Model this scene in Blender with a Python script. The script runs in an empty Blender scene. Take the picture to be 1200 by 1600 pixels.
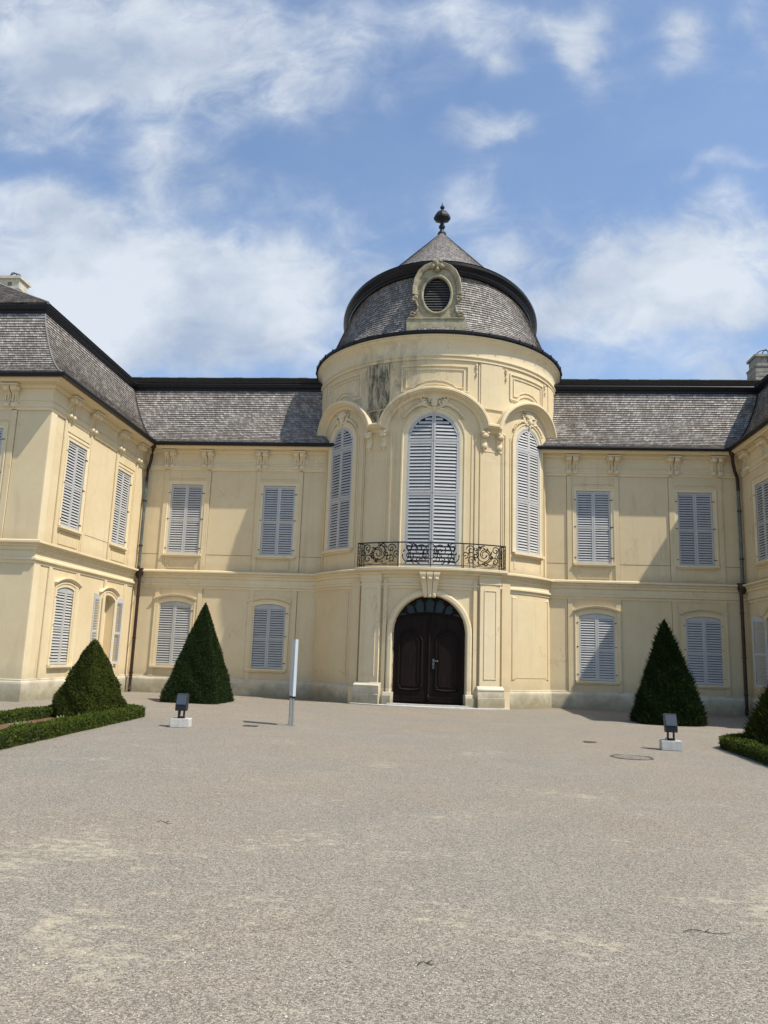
import bpy, bmesh, math, random
import numpy as np
from mathutils import Vector, Matrix
rad = math.radians
random.seed(7)
S = bpy.context.scene
COL = S.collection

# ------------------------------------------------------------------ camera
def camera():
    f, yaw, pitch, roll = 1224.5, .0852, .1837, .0344
    cy, sy, cp, sp = math.cos(yaw), math.sin(yaw), math.cos(pitch), math.sin(pitch)
    w = Vector((-sy*cp, cy*cp, sp)); r = Vector((cy, sy, 0)); u = r.cross(w)
    r2 = r*math.cos(roll)+u*math.sin(roll); u2 = -r*math.sin(roll)+u*math.cos(roll)
    cam = bpy.data.cameras.new('camera'); o = bpy.data.objects.new('camera', cam); COL.objects.link(o)
    m = Matrix.Identity(4)
    for i in range(3):
        m[i][0] = r2[i]; m[i][1] = u2[i]; m[i][2] = -w[i]
    m[0][3], m[1][3], m[2][3] = 0, 0, 1.6
    o.matrix_world = m
    cam.sensor_fit = 'VERTICAL'; cam.sensor_height = 24; cam.lens = 24*f/1600
    cam.clip_start = .05; cam.clip_end = 5000
    S.camera = o
camera()
S.render.resolution_x = 768; S.render.resolution_y = 1024
S.view_settings.view_transform = 'Standard'; S.view_settings.look = 'None'
S.view_settings.gamma = 1; S.view_settings.exposure = 0.18
SUN = Vector((.62, -.25, 1)).normalized()

# ------------------------------------------------------------------ world
def world():
    W = bpy.data.worlds.new('World'); S.world = W; W.use_nodes = True
    nt = W.node_tree; N = nt.nodes; L = nt.links; N.clear()
    out = N.new('ShaderNodeOutputWorld'); bg = N.new('ShaderNodeBackground'); L.new(bg.outputs[0], out.inputs[0])
    sky = N.new('ShaderNodeTexSky'); sky.sky_type = 'NISHITA'; sky.sun_disc = False
    sky.sun_elevation = math.asin(SUN.z); sky.sun_rotation = math.atan2(SUN.x, SUN.y)
    sky.air_density = 1.0; sky.dust_density = .6; sky.ozone_density = 2.0
    def M(op, a, b=None, c=None, clamp=False):
        n = N.new('ShaderNodeMath'); n.operation = op; n.use_clamp = clamp
        for i, v in enumerate((a, b, c)):
            if v is None: continue
            if isinstance(v, (int, float)): n.inputs[i].default_value = v
            else: L.new(v, n.inputs[i])
        return n.outputs[0]
    tc = N.new('ShaderNodeTexCoord'); sp = N.new('ShaderNodeSeparateXYZ'); L.new(tc.outputs['Generated'], sp.inputs[0])
    # direction seen on an upright plane facing north: u = x/y, v = z/y
    ay = M('MAXIMUM', M('ABSOLUTE', sp.outputs[1]), .12)
    u = M('DIVIDE', sp.outputs[0], ay); v = M('DIVIDE', sp.outputs[2], ay)
    cb = N.new('ShaderNodeCombineXYZ'); L.new(u, cb.inputs[0]); L.new(v, cb.inputs[1])
    nz = N.new('ShaderNodeTexNoise'); nz.inputs['Scale'].default_value = 2.6; nz.inputs['Detail'].default_value = 9
    nz.inputs['Roughness'].default_value = .60; nz.inputs['Distortion'].default_value = .35
    mp = N.new('ShaderNodeMapping'); mp.inputs['Scale'].default_value = (1, 1.35, 1); mp.inputs['Location'].default_value = (3.1, 1.7, 0)
    mp.inputs['Rotation'].default_value = (0, 0, rad(-14))
    L.new(cb.outputs[0], mp.inputs[0]); L.new(mp.outputs[0], nz.inputs[0])
    wz = N.new('ShaderNodeTexNoise'); wz.inputs['Scale'].default_value = 5; wz.inputs['Detail'].default_value = 5
    L.new(cb.outputs[0], wz.inputs[0])
    wv = N.new('ShaderNodeVectorMath'); wv.operation = 'MULTIPLY_ADD'
    L.new(wz.outputs['Color'], wv.inputs[0]); wv.inputs[1].default_value = (.22, .22, 0); wv.inputs[2].default_value = (-.11, -.11, 0)
    wp = N.new('ShaderNodeVectorMath'); wp.operation = 'ADD'; L.new(wv.outputs[0], wp.inputs[0]); L.new(cb.outputs[0], wp.inputs[1])
    tot = None
    for (cu, cv, su, sv, A) in CLOUDS:
        m = N.new('ShaderNodeMapping'); m.vector_type = 'TEXTURE'
        m.inputs['Location'].default_value = (cu, cv, 0); m.inputs['Scale'].default_value = (su, sv, 1)
        L.new(wp.outputs[0], m.inputs[0])
        ln = N.new('ShaderNodeVectorMath'); ln.operation = 'LENGTH'; L.new(m.outputs[0], ln.inputs[0])
        g = M('MULTIPLY', M('EXPONENT', M('MULTIPLY', M('POWER', ln.outputs['Value'], 2), -1)), A)
        tot = g if tot is None else M('ADD', tot, g)
    nf = N.new('ShaderNodeTexNoise'); nf.inputs['Scale'].default_value = 11; nf.inputs['Detail'].default_value = 8; nf.inputs['Roughness'].default_value = .62; nf.inputs['Distortion'].default_value = .5
    L.new(mp.outputs[0], nf.inputs[0])
    n2 = M('ADD', M('MULTIPLY', M('SUBTRACT', nz.outputs[0], .5), 3.0), M('MULTIPLY', M('SUBTRACT', nf.outputs[0], .5), 2.0))
    dens = M('ADD', M('MULTIPLY', tot, 1.0), M('MULTIPLY', n2, M('ADD', M('MULTIPLY', tot, .55), .28)))
    ss = N.new('ShaderNodeMapRange'); ss.interpolation_type = 'SMOOTHSTEP'
    L.new(dens, ss.inputs[0]); ss.inputs[1].default_value = .04; ss.inputs[2].default_value = 1.22
    north = N.new('ShaderNodeMapRange'); north.interpolation_type = 'SMOOTHSTEP'; L.new(sp.outputs[1], north.inputs[0])
    north.inputs[1].default_value = -.05; north.inputs[2].default_value = .25
    den = M('MULTIPLY', M('ADD', M('MULTIPLY', ss.outputs[0], .86), .08, clamp=True), north.outputs[0])
    # cloud brightness with softer grey folds
    n3 = N.new('ShaderNodeTexNoise'); n3.inputs['Scale'].default_value = 4.2; n3.inputs['Detail'].default_value = 6
    L.new(mp.outputs[0], n3.inputs[0])
    cr = N.new('ShaderNodeMapRange'); L.new(M('ADD', M('MULTIPLY', n3.outputs[0], .75), M('MULTIPLY', nf.outputs[0], .25)), cr.inputs[0]); cr.inputs[1].default_value = .38; cr.inputs[2].default_value = .60
    cr.inputs[3].default_value = 0; cr.inputs[4].default_value = 1
    cm = N.new('ShaderNodeMixRGB'); L.new(cr.outputs[0], cm.inputs[0])
    cm.inputs[1].default_value = (2.9, 3.5, 4.5, 1); cm.inputs[2].default_value = (5.2, 5.6, 6.1, 1)
    tint = N.new('ShaderNodeMixRGB'); tint.blend_type = 'MULTIPLY'; tint.inputs[0].default_value = 1
    L.new(sky.outputs[0], tint.inputs[1]); tint.inputs[2].default_value = SKYTINT
    mix = N.new('ShaderNodeMixRGB'); L.new(den, mix.inputs[0]); L.new(tint.outputs[0], mix.inputs[1]); L.new(cm.outputs[0], mix.inputs[2])
    L.new(mix.outputs[0], bg.inputs[0]); bg.inputs[1].default_value = .13
SKYTINT = (1.26, 1.30, 1.32, 1)
CLOUDS = [(-0.469, 0.908, 0.322, 0.096, 1.1), (-0.582, 0.834, 0.169, 0.083, 0.8), (-0.269, 0.846, 0.133, 0.065, 0.6), (-0.44, 0.698, 0.053, 0.063, 0.75), (-0.336, 0.701, 0.052, 0.052, 0.6), (-0.58, 0.732, 0.044, 0.023, 0.45), (-0.669, 0.772, 0.06, 0.055, 0.6), (-0.607, 0.624, 0.106, 0.047, 0.8), (-0.466, 0.566, 0.223, 0.06, 0.95), (-0.24, 0.52, 0.205, 0.063, 1.15), (-0.533, 0.483, 0.213, 0.069, 0.85), (-0.334, 0.435, 0.267, 0.057, 0.7), (-0.542, 0.397, 0.229, 0.057, 0.5), (0.181, 0.874, 0.041, 0.062, 1.15), (0.022, 0.895, 0.069, 0.054, 0.62), (0.041, 0.836, 0.037, 0.026, 0.5), (0.046, 0.715, 0.055, 0.024, 0.8), (0.333, 0.878, 0.042, 0.044, 0.7), (-0.011, 0.639, 0.084, 0.038, 0.7), (0.249, 0.526, 0.191, 0.071, 1.25), (0.359, 0.562, 0.14, 0.066, 0.75), (0.13, 0.471, 0.126, 0.046, 0.7), (0.368, 0.408, 0.088, 0.031, 0.5), (0.114, 0.935, 0.055, 0.027, 0.5), (0.347, 0.682, 0.034, 0.014, 0.55), (0.428, 0.927, 0.035, 0.064, 0.55), (0.407, 0.69, 0.025, 0.014, 0.4), (-0.137, 0.646, 0.1, 0.05, 0.3), (0.13, 0.593, 0.129, 0.044, 0.4), (0.211, 0.759, 0.105, 0.051, 0.22), (-0.087, 0.788, 0.11, 0.063, 0.2), (0.045, 0.398, 0.168, 0.046, 0.3)]
world()
sl = bpy.data.lights.new('sun', 'SUN'); sl.energy = 5.0; sl.angle = rad(.53); sl.color = (1, .945, .84)
so = bpy.data.objects.new('sun', sl); COL.objects.link(so); so.rotation_euler = SUN.to_track_quat('Z', 'Y').to_euler()

# ------------------------------------------------------------------ materials
class Mat:
    def __init__(s, name, rough=.8, metal=0, spec=.3):
        s.m = bpy.data.materials.new(name); s.m.use_nodes = True; s.nt = s.m.node_tree
        s.b = s.nt.nodes['Principled BSDF']; s.b.inputs['Roughness'].default_value = rough
        s.b.inputs['Metallic'].default_value = metal; s.b.inputs['Specular IOR Level'].default_value = spec
        s.tc = s.nt.nodes.new('ShaderNodeTexCoord')
    def node(s, t, **k):
        n = s.nt.nodes.new(t)
        for a, b in k.items(): setattr(n, a, b)
        return n
    def put(s, v, sock):
        if v is None: return
        if isinstance(v, bpy.types.NodeSocket): s.nt.links.new(v, sock)
        elif isinstance(v, (tuple, list)) and len(v) == 3 and sock.type == 'RGBA': sock.default_value = (*v, 1)
        else: sock.default_value = v
    def math(s, op, a, b=None, c=None, clamp=False):
        n = s.node('ShaderNodeMath', operation=op, use_clamp=clamp)
        for i, v in enumerate((a, b, c)): s.put(v, n.inputs[i])
        return n.outputs[0]
    def noise(s, scale, detail=4, rough=.5, dist=0, vec=None, stretch=None, col=False):
        v = vec or s.tc.outputs['Object']
        if stretch:
            m = s.node('ShaderNodeMapping'); s.put(v, m.inputs[0]); m.inputs['Scale'].default_value = stretch; v = m.outputs[0]
        n = s.node('ShaderNodeTexNoise'); s.put(v, n.inputs['Vector'])
        n.inputs['Scale'].default_value = scale; n.inputs['Detail'].default_value = detail
        n.inputs['Roughness'].default_value = rough; n.inputs['Distortion'].default_value = dist
        return n.outputs['Color' if col else 0]
    def ramp(s, f, a, b, lo=0., hi=1.):
        n = s.node('ShaderNodeMapRange'); s.put(f, n.inputs[0])
        for i, v in enumerate((a, b, lo, hi)): n.inputs[i+1].default_value = v
        return n.outputs[0]
    def mix(s, f, a, b, mode='MIX'):
        n = s.node('ShaderNodeMixRGB', blend_type=mode); s.put(f, n.inputs[0]); s.put(a, n.inputs[1]); s.put(b, n.inputs[2])
        return n.outputs[0]
    def color(s, v): s.put(v, s.b.inputs['Base Color']); return s
    def bump(s, h, strength=.3, dist=.01):
        n = s.node('ShaderNodeBump'); n.inputs['Strength'].default_value = strength; n.inputs['Distance'].default_value = dist
        s.put(h, n.inputs['Height']); s.nt.links.new(n.outputs[0], s.b.inputs['Normal']); return s
MT = {}
def stucco(name, c1, c2, dirt=.35):
    m = Mat(name, .9, spec=.15)
    big = m.ramp(m.noise(.55, 5, .6), .35, .68)
    c = m.mix(big, c1, c2)
    fine = m.ramp(m.noise(3.5, 6, .65), .3, .75)
    c = m.mix(m.math('MULTIPLY', fine, .22), c, tuple(x*.80 for x in c1))
    # weather streaks that run down the plaster
    st = m.ramp(m.noise(1.0, 5, .6, .3, stretch=(3.2, 3.2, .35)), .56, .80)
    bl = m.ramp(m.noise(.35, 3, .6), .42, .62)
    c = m.mix(m.math('MULTIPLY', m.math('MULTIPLY', st, bl), dirt), c, (.30, .25, .155))
    sp = m.ramp(m.noise(1.8, 7, .7), .66, .74)
    c = m.mix(m.math('MULTIPLY', sp, .35), c, (.36, .29, .19))
    # rain-splash grime just above the ledges and the plinth, and fine cracks
    sz = m.node('ShaderNodeSeparateXYZ'); m.put(m.tc.outputs['Object'], sz.inputs[0])
    gn = m.noise(1.3, 7, .7)
    for z0, hgt, k in ((4.70, .42, .55), (.60, .55, .5), (8.0, 1.0, .22)):
        up = m.ramp(m.math('ADD', sz.outputs[2], m.math('MULTIPLY', gn, -hgt*1.3)), z0-hgt*.85, z0+hgt*.2, 1, 0)
        inb = m.math('MULTIPLY', up, m.math('GREATER_THAN', sz.outputs[2], z0-.02))
        if z0 == 8.0: inb = m.math('MULTIPLY', m.ramp(m.math('ADD', sz.outputs[2], m.math('MULTIPLY', gn, 1.2)), 9.0, 9.8, 0, 1), m.math('LESS_THAN', sz.outputs[2], 8.72))
        c = m.mix(m.math('MULTIPLY', inb, k), c, (.34, .285, .19))
    vc = m.node('ShaderNodeTexVoronoi', feature='DISTANCE_TO_EDGE'); vc.inputs['Scale'].default_value = .55
    wv = m.node('ShaderNodeVectorMath', operation='MULTIPLY_ADD'); m.put(m.noise(2.5, 6, .65, col=True), wv.inputs[0]); wv.inputs[1].default_value = (.9, .9, .9); m.put(m.tc.outputs['Object'], wv.inputs[2])
    m.put(wv.outputs[0], vc.inputs['Vector'])
    ck = m.math('MULTIPLY', m.ramp(vc.outputs['Distance'], .001, .006, 1, 0), m.ramp(m.noise(.6, 3), .50, .62))
    c = m.mix(m.math('MULTIPLY', ck, .5), c, (.22, .17, .10))
    # damp grey patch on the upper drum left of the middle window
    sx = m.node('ShaderNodeSeparateXYZ'); m.put(m.tc.outputs['Object'], sx.inputs[0])
    def bell(o, c0, w): return m.math('SUBTRACT', 1, m.math('POWER', m.math('DIVIDE', m.math('SUBTRACT', sx.outputs[o], c0), w), 2), clamp=True)
    pm = m.math('MULTIPLY', m.math('MULTIPLY', bell(0, -2.3, 1.9), bell(2, 11.7, 1.9)), m.math('LESS_THAN', sx.outputs[1], 29.5))
    pm = m.math('MULTIPLY', pm, m.ramp(m.noise(1.5, 7, .72, .3, stretch=(2.2, 2.2, .8)), .42, .66))
    c = m.mix(m.math('MULTIPLY', pm, .85), c, (.22, .20, .145))
    m.color(c).bump(m.noise(55, 5, .6), .22, .006)
    MT[name] = m.m
stucco('stucco', (.635, .505, .305), (.69, .570, .365), .5)
stucco('stucco_trim', (.68, .56, .355), (.73, .62, .42), .4)
def simple(name, c, rough=.6, metal=0, var=.25, scale=6, bump=.1, spec=.3):
    m = Mat(name, rough, metal, spec)
    n = m.ramp(m.noise(scale, 5, .6), .3, .7)
    m.color(m.mix(n, tuple(x*(1-var) for x in c), tuple(min(1, x*(1+var*.6)) for x in c)))
    if bump: m.bump(m.noise(scale*8, 4), bump, .004)
    MT[name] = m.m
simple('seam', (.20, .15, .09), .95, var=.3)
simple('shutter_paint', (.455, .478, .50), .5, var=.14, scale=3)
def shutter_mat(name, c):
    m = Mat(name, .6, spec=.25)
    oi = m.node('ShaderNodeObjectInfo'); r = oi.outputs['Random']
    k = m.mix(r, tuple(x*.86 for x in c), (c[0]*1.05, c[1]*1.03, c[2]*1.0))
    n = m.ramp(m.noise(2.2, 6, .65, .3, stretch=(3, 3, .6)), .45, .75)
    k = m.mix(m.math('MULTIPLY', n, .35), k, (c[0]*.62, c[1]*.60, c[2]*.55))
    sp = m.ramp(m.noise(26, 5, .7), .66, .72); k = m.mix(m.math('MULTIPLY', sp, .35), k, (.30, .27, .22))
    m.color(k).bump(m.noise(30, 4), .12, .004); MT[name] = m.m
shutter_mat('shutter_paint', (.50, .497, .485)); shutter_mat('shutter_old', (.48, .475, .45))
simple('dark_opening', (.012, .013, .016), .6, bump=0)
simple('black_metal', (.016, .015, .016), .38, .3, bump=.05)
simple('pipe_brown', (.05, .028, .022), .4, .3, var=.3)
simple('pipe_verdigris', (.13, .15, .14), .5, .5, var=.4)
simple('lead', (.022, .025, .028), .6, .2, var=.4)
simple('iron', (.012, .012, .013), .45, .4, bump=0)
simple('lamp_blue_black', (.018, .021, .028), .45, .1, var=.15)
simple('lamp_glass', (.05, .058, .07), .3, .1, var=.1, bump=0, spec=.6)
simple('louvre_grey', (.10, .105, .11), .6)
simple('concrete', (.50, .48, .43), .9, var=.2, scale=9, bump=.3)
simple('white_panel', (.52, .56, .58), .35, var=.04, bump=0)
simple('grey_panel', (.30, .33, .33), .3, var=.08, bump=0)
simple('steel', (.42, .45, .47), .25, .9, var=.1, bump=0)
simple('soil', (.16, .085, .05), .95, var=.5, scale=8, bump=.6)
simple('chimney_plaster', (.52, .48, .38), .9, var=.2, scale=4)
simple('manhole_iron', (.10, .085, .065), .6, .3, var=.5, scale=14, bump=.4)
simple('lid_stone', (.20, .175, .14), .95, var=.45, scale=16, bump=.5)
simple('chimney_stone', (.34, .31, .25), .95, var=.4, scale=5, bump=.4)
simple('twig', (.06, .045, .03), .9)
def plinth():
    m = Mat('plinth_stone', .9, spec=.15)
    c = m.mix(m.ramp(m.noise(.9, 5, .6), .35, .65), (.50, .44, .32), (.62, .565, .435))
    sp = m.node('ShaderNodeSeparateXYZ'); m.put(m.tc.outputs['Object'], sp.inputs[0])
    # damp and moss that rise from the ground
    low = m.ramp(m.math('ADD', sp.outputs[2], m.math('MULTIPLY', m.noise(2.2, 6, .7), -1.1)), -.48, .10, 1, 0)
    c = m.mix(m.math('MULTIPLY', low, .75), c, (.20, .17, .095))
    st = m.ramp(m.noise(1.4, 6, .65, .4, stretch=(1.5, 1.5, .9)), .52, .72)
    c = m.mix(m.math('MULTIPLY', st, .55), c, (.33, .31, .26))
    m.color(c).bump(m.noise(25, 6, .7), .35, .01); MT['plinth_stone'] = m.m
plinth()
def olive():
    m = Mat('dormer_stone', .9, spec=.15)
    c = m.mix(m.ramp(m.noise(3, 6, .7), .32, .68), (.21, .19, .12), (.44, .39, .265))
    c = m.mix(m.math('MULTIPLY', m.ramp(m.noise(7, 6, .7), .52, .7), .6), c, (.13, .12, .08))
    m.color(c).bump(m.noise(18, 6, .7), .5, .01); MT['dormer_stone'] = m.m
olive()
def mould():
    m = Mat('stained_plaster', .95, spec=.1)
    n = m.noise(2.0, 8, .72, .3, stretch=(3.4, 3.4, .9)); 
    c = m.mix(m.ramp(n, .37, .58), (.50, .43, .275), (.10, .090, .070))
    c = m.mix(m.ramp(m.noise(7, 5, .7), .55, .72), c, (.33, .28, .19))
    m.color(c).bump(m.noise(30, 6, .7), .4, .008); MT['stained_plaster'] = m.m
mould()
def shingle(name, light, dark, moss=0., brick=9.0):
    m = Mat(name, .75, spec=.35)
    uv = m.node('ShaderNodeSeparateXYZ'); m.put(m.tc.outputs['UV'], uv.inputs[0])
    row = m.math('FLOOR', m.math('ADD', uv.outputs[1], .001))
    wr = m.node('ShaderNodeTexWhiteNoise', noise_dimensions='1D'); m.put(row, wr.inputs['W'])
    uu = m.math('ADD', m.math('MULTIPLY', uv.outputs[0], brick), m.math('MULTIPLY', wr.outputs[0], 7.3))
    # board widths vary: warp the cell position a little
    uu = m.math('ADD', uu, m.math('MULTIPLY', m.math('SINE', m.math('MULTIPLY_ADD', uu, 1.9, row)), .22))
    cell = m.math('FLOOR', uu); fr = m.math('FRACT', uu)
    cb = m.node('ShaderNodeCombineXYZ'); m.put(cell, cb.inputs[0]); m.put(row, cb.inputs[1])
    wn = m.node('ShaderNodeTexWhiteNoise', noise_dimensions='2D'); m.put(cb.outputs[0], wn.inputs['Vector'])
    sp = m.node('ShaderNodeSeparateColor'); m.put(wn.outputs['Color'], sp.inputs[0])
    c = m.mix(m.math('POWER', sp.outputs[0], 1.5), dark, light)
    c = m.mix(m.math('MULTIPLY', sp.outputs[1], .38), c, (.255, .205, .17) if light[0] > .3 else (.05, .035, .028))
    big = m.ramp(m.noise(.7, 5, .65), .40, .66)
    c = m.mix(m.math('MULTIPLY', big, .30), c, tuple(x*.6 for x in dark))
    gr = m.noise(14, 4, .6, stretch=(1, 1, .3)); c = m.mix(m.math('MULTIPLY', m.ramp(gr, .5, .75), .35), c, tuple(x*.6 for x in dark))
    sx = m.node('ShaderNodeSeparateXYZ'); m.put(m.tc.outputs['Object'], sx.inputs[0])
    mk = m.math('MULTIPLY', m.ramp(m.math('ABSOLUTE', m.math('SUBTRACT', sx.outputs[0], 5.3)), .3, 1.4, 1, 0), m.ramp(m.noise(2.2, 6, .7), .42, .60))
    if not moss: c = m.mix(m.math('MULTIPLY', mk, .6), c, (.085, .062, .042))
    if moss: c = m.mix(m.math('MULTIPLY', m.ramp(m.noise(1.6, 6, .7), .36, .6), moss), c, (.060, .058, .036))
    row_shade = m.math('LESS_THAN', m.math('FRACT', uv.outputs[1]), .13)      # overlap shadow of each row, painted into the boards' lower ends
    c = m.mix(m.math('MULTIPLY', row_shade, .55), c, tuple(x*.45 for x in dark))
    gap = m.math('GREATER_THAN', m.math('ABSOLUTE', m.math('SUBTRACT', fr, .5)), .455)
    c = m.mix(m.math('MULTIPLY', gap, .8), c, (.02, .018, .016))
    m.color(c)
    h = m.math('ADD', m.math('MULTIPLY', sp.outputs[2], .7), m.math('MULTIPLY', gap, -1.0))
    m.bump(m.math('ADD', h, m.math('MULTIPLY', gr, .4)), .9, .012)
    MT[name] = m.m
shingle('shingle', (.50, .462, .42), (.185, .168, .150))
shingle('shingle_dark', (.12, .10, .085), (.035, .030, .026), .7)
def wood():
    m = Mat('door_wood', .6, spec=.12)
    n = m.noise(2.2, 6, .6, .6, stretch=(9, 9, .7))
    m.color(m.mix(m.ramp(n, .3, .7), (.005, .003, .0022), (.017, .009, .0065))).bump(n, .25, .004); MT['door_wood'] = m.m
wood()
simple('fan_glass', (.008, .026, .030), .4, 0, var=.4, scale=3, bump=0, spec=.3)
def leaf(name, a, b, c_, rough=.5, trans=True):
    m = Mat(name, rough, spec=.10)
    g = m.node('ShaderNodeNewGeometry')
    r = g.outputs['Random Per Island']
    col = m.mix(r, a, b)
    n = m.ramp(m.noise(3.2, 4, .6), .4, .7)
    col = m.mix(m.math('MULTIPLY', n, .6), col, c_)
    m.color(col)
    MT[name] = m.m
leaf('yew_leaf', (.016, .025, .004), (.062, .076, .010), (.040, .042, .007), .75)
leaf('yew_leaf_dark', (.007, .014, .004), (.026, .045, .009), (.014, .022, .006), .75)
leaf('box_leaf', (.024, .042, .005), (.085, .110, .012), (.048, .060, .008), .75)
leaf('silver_leaf', (.25, .32, .26), (.45, .52, .44), (.14, .24, .12))
leaf('weed_leaf', (.10, .15, .04), (.26, .30, .12), (.10, .16, .04))
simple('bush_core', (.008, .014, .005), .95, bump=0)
def gravel():
    m = Mat('gravel', .92, spec=.2)
    v = m.tc.outputs['Object']
    c = m.mix(m.ramp(m.noise(.22, 5, .6), .38, .62), (.262, .228, .182), (.238, .224, .192))
    c = m.mix(m.math('MULTIPLY', m.ramp(m.noise(.9, 6, .62, .4), .42, .66), .4), c, (.31, .265, .21))
    # grains: two sizes of stones, each with its own tone
    for sc, k in ((95, .62), (210, .55)):
        vo = m.node('ShaderNodeTexVoronoi'); vo.inputs['Scale'].default_value = sc; m.put(v, vo.inputs['Vector'])
        s_ = m.node('ShaderNodeSeparateColor'); m.put(vo.outputs['Color'], s_.inputs[0])
        t = m.math('POWER', s_.outputs[0], 1.0)
        g = m.mix(t, (.26, .25, .24), (1.70, 1.67, 1.62))
        c = m.mix(k, c, m.mix(1, c, g, 'MULTIPLY'))
        if sc == 95: hh = m.math('SUBTRACT', s_.outputs[1], m.math('MULTIPLY', vo.outputs['Distance'], 1.3))
    # pale sand showing through in broken drifts
    pn = m.noise(.55, 3, .55, .3, stretch=(1.0, 1.0, 1)); pf = m.noise(5.5, 10, .82, .2, stretch=(1, 1.6, 1))
    sy = m.node('ShaderNodeSeparateXYZ'); m.put(v, sy.inputs[0])
    far = m.ramp(sy.outputs[1], 6, 16, 0, .16)         # the drifts lie where people walk in, near the gate side
    p = m.ramp(m.math('SUBTRACT', m.math('ADD', m.math('MULTIPLY', m.math('SUBTRACT', pn, .5), 1.5), m.math('MULTIPLY', m.math('SUBTRACT', pf, .5), 2.2)), far), .13, .42)
    c = m.mix(m.math('MULTIPLY', p, .62), c, (.55, .48, .335))
    m.color(c)
    h = m.math('ADD', hh, m.math('MULTIPLY', m.noise(260, 3, .7), .6))
    m.bump(h, .55, .007); MT['gravel'] = m.m
gravel()

# ------------------------------------------------------------------ mesh helpers
class Map:
    def __init__(s, kind, *a): s.k = kind; s.a = a; s.curved = kind == 'cyl'
    def __call__(s, u, z, d):
        if s.k == 'front': return (u, s.a[0]-d, z)              # faces the camera side
        if s.k == 'east': return (s.a[0]+d, u, z)               # faces +x, u = y
        if s.k == 'west': return (s.a[0]-d, -u, z)              # faces -x, u = -y
        a = u/s.a[0]; r = s.a[0]+d
        return (XT+r*math.sin(a), YT-r*math.cos(a), z)
XL, XR, YM, YF = -12.26, 10.93, 29.89, 22.22
XT, YT, R1, R0 = -.63, 32.22, 4.90, 5.0
AX = (XL+XR)/2
MAIN = Map('front', YM); WL = Map('east', XL); WR = Map('west', XR); FL = Map('front', YF)
TU = Map('cyl', R1); TG = Map('cyl', R0)
def xy(x, y): return lambda u, z, d: (x+u, y-d, z)

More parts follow.
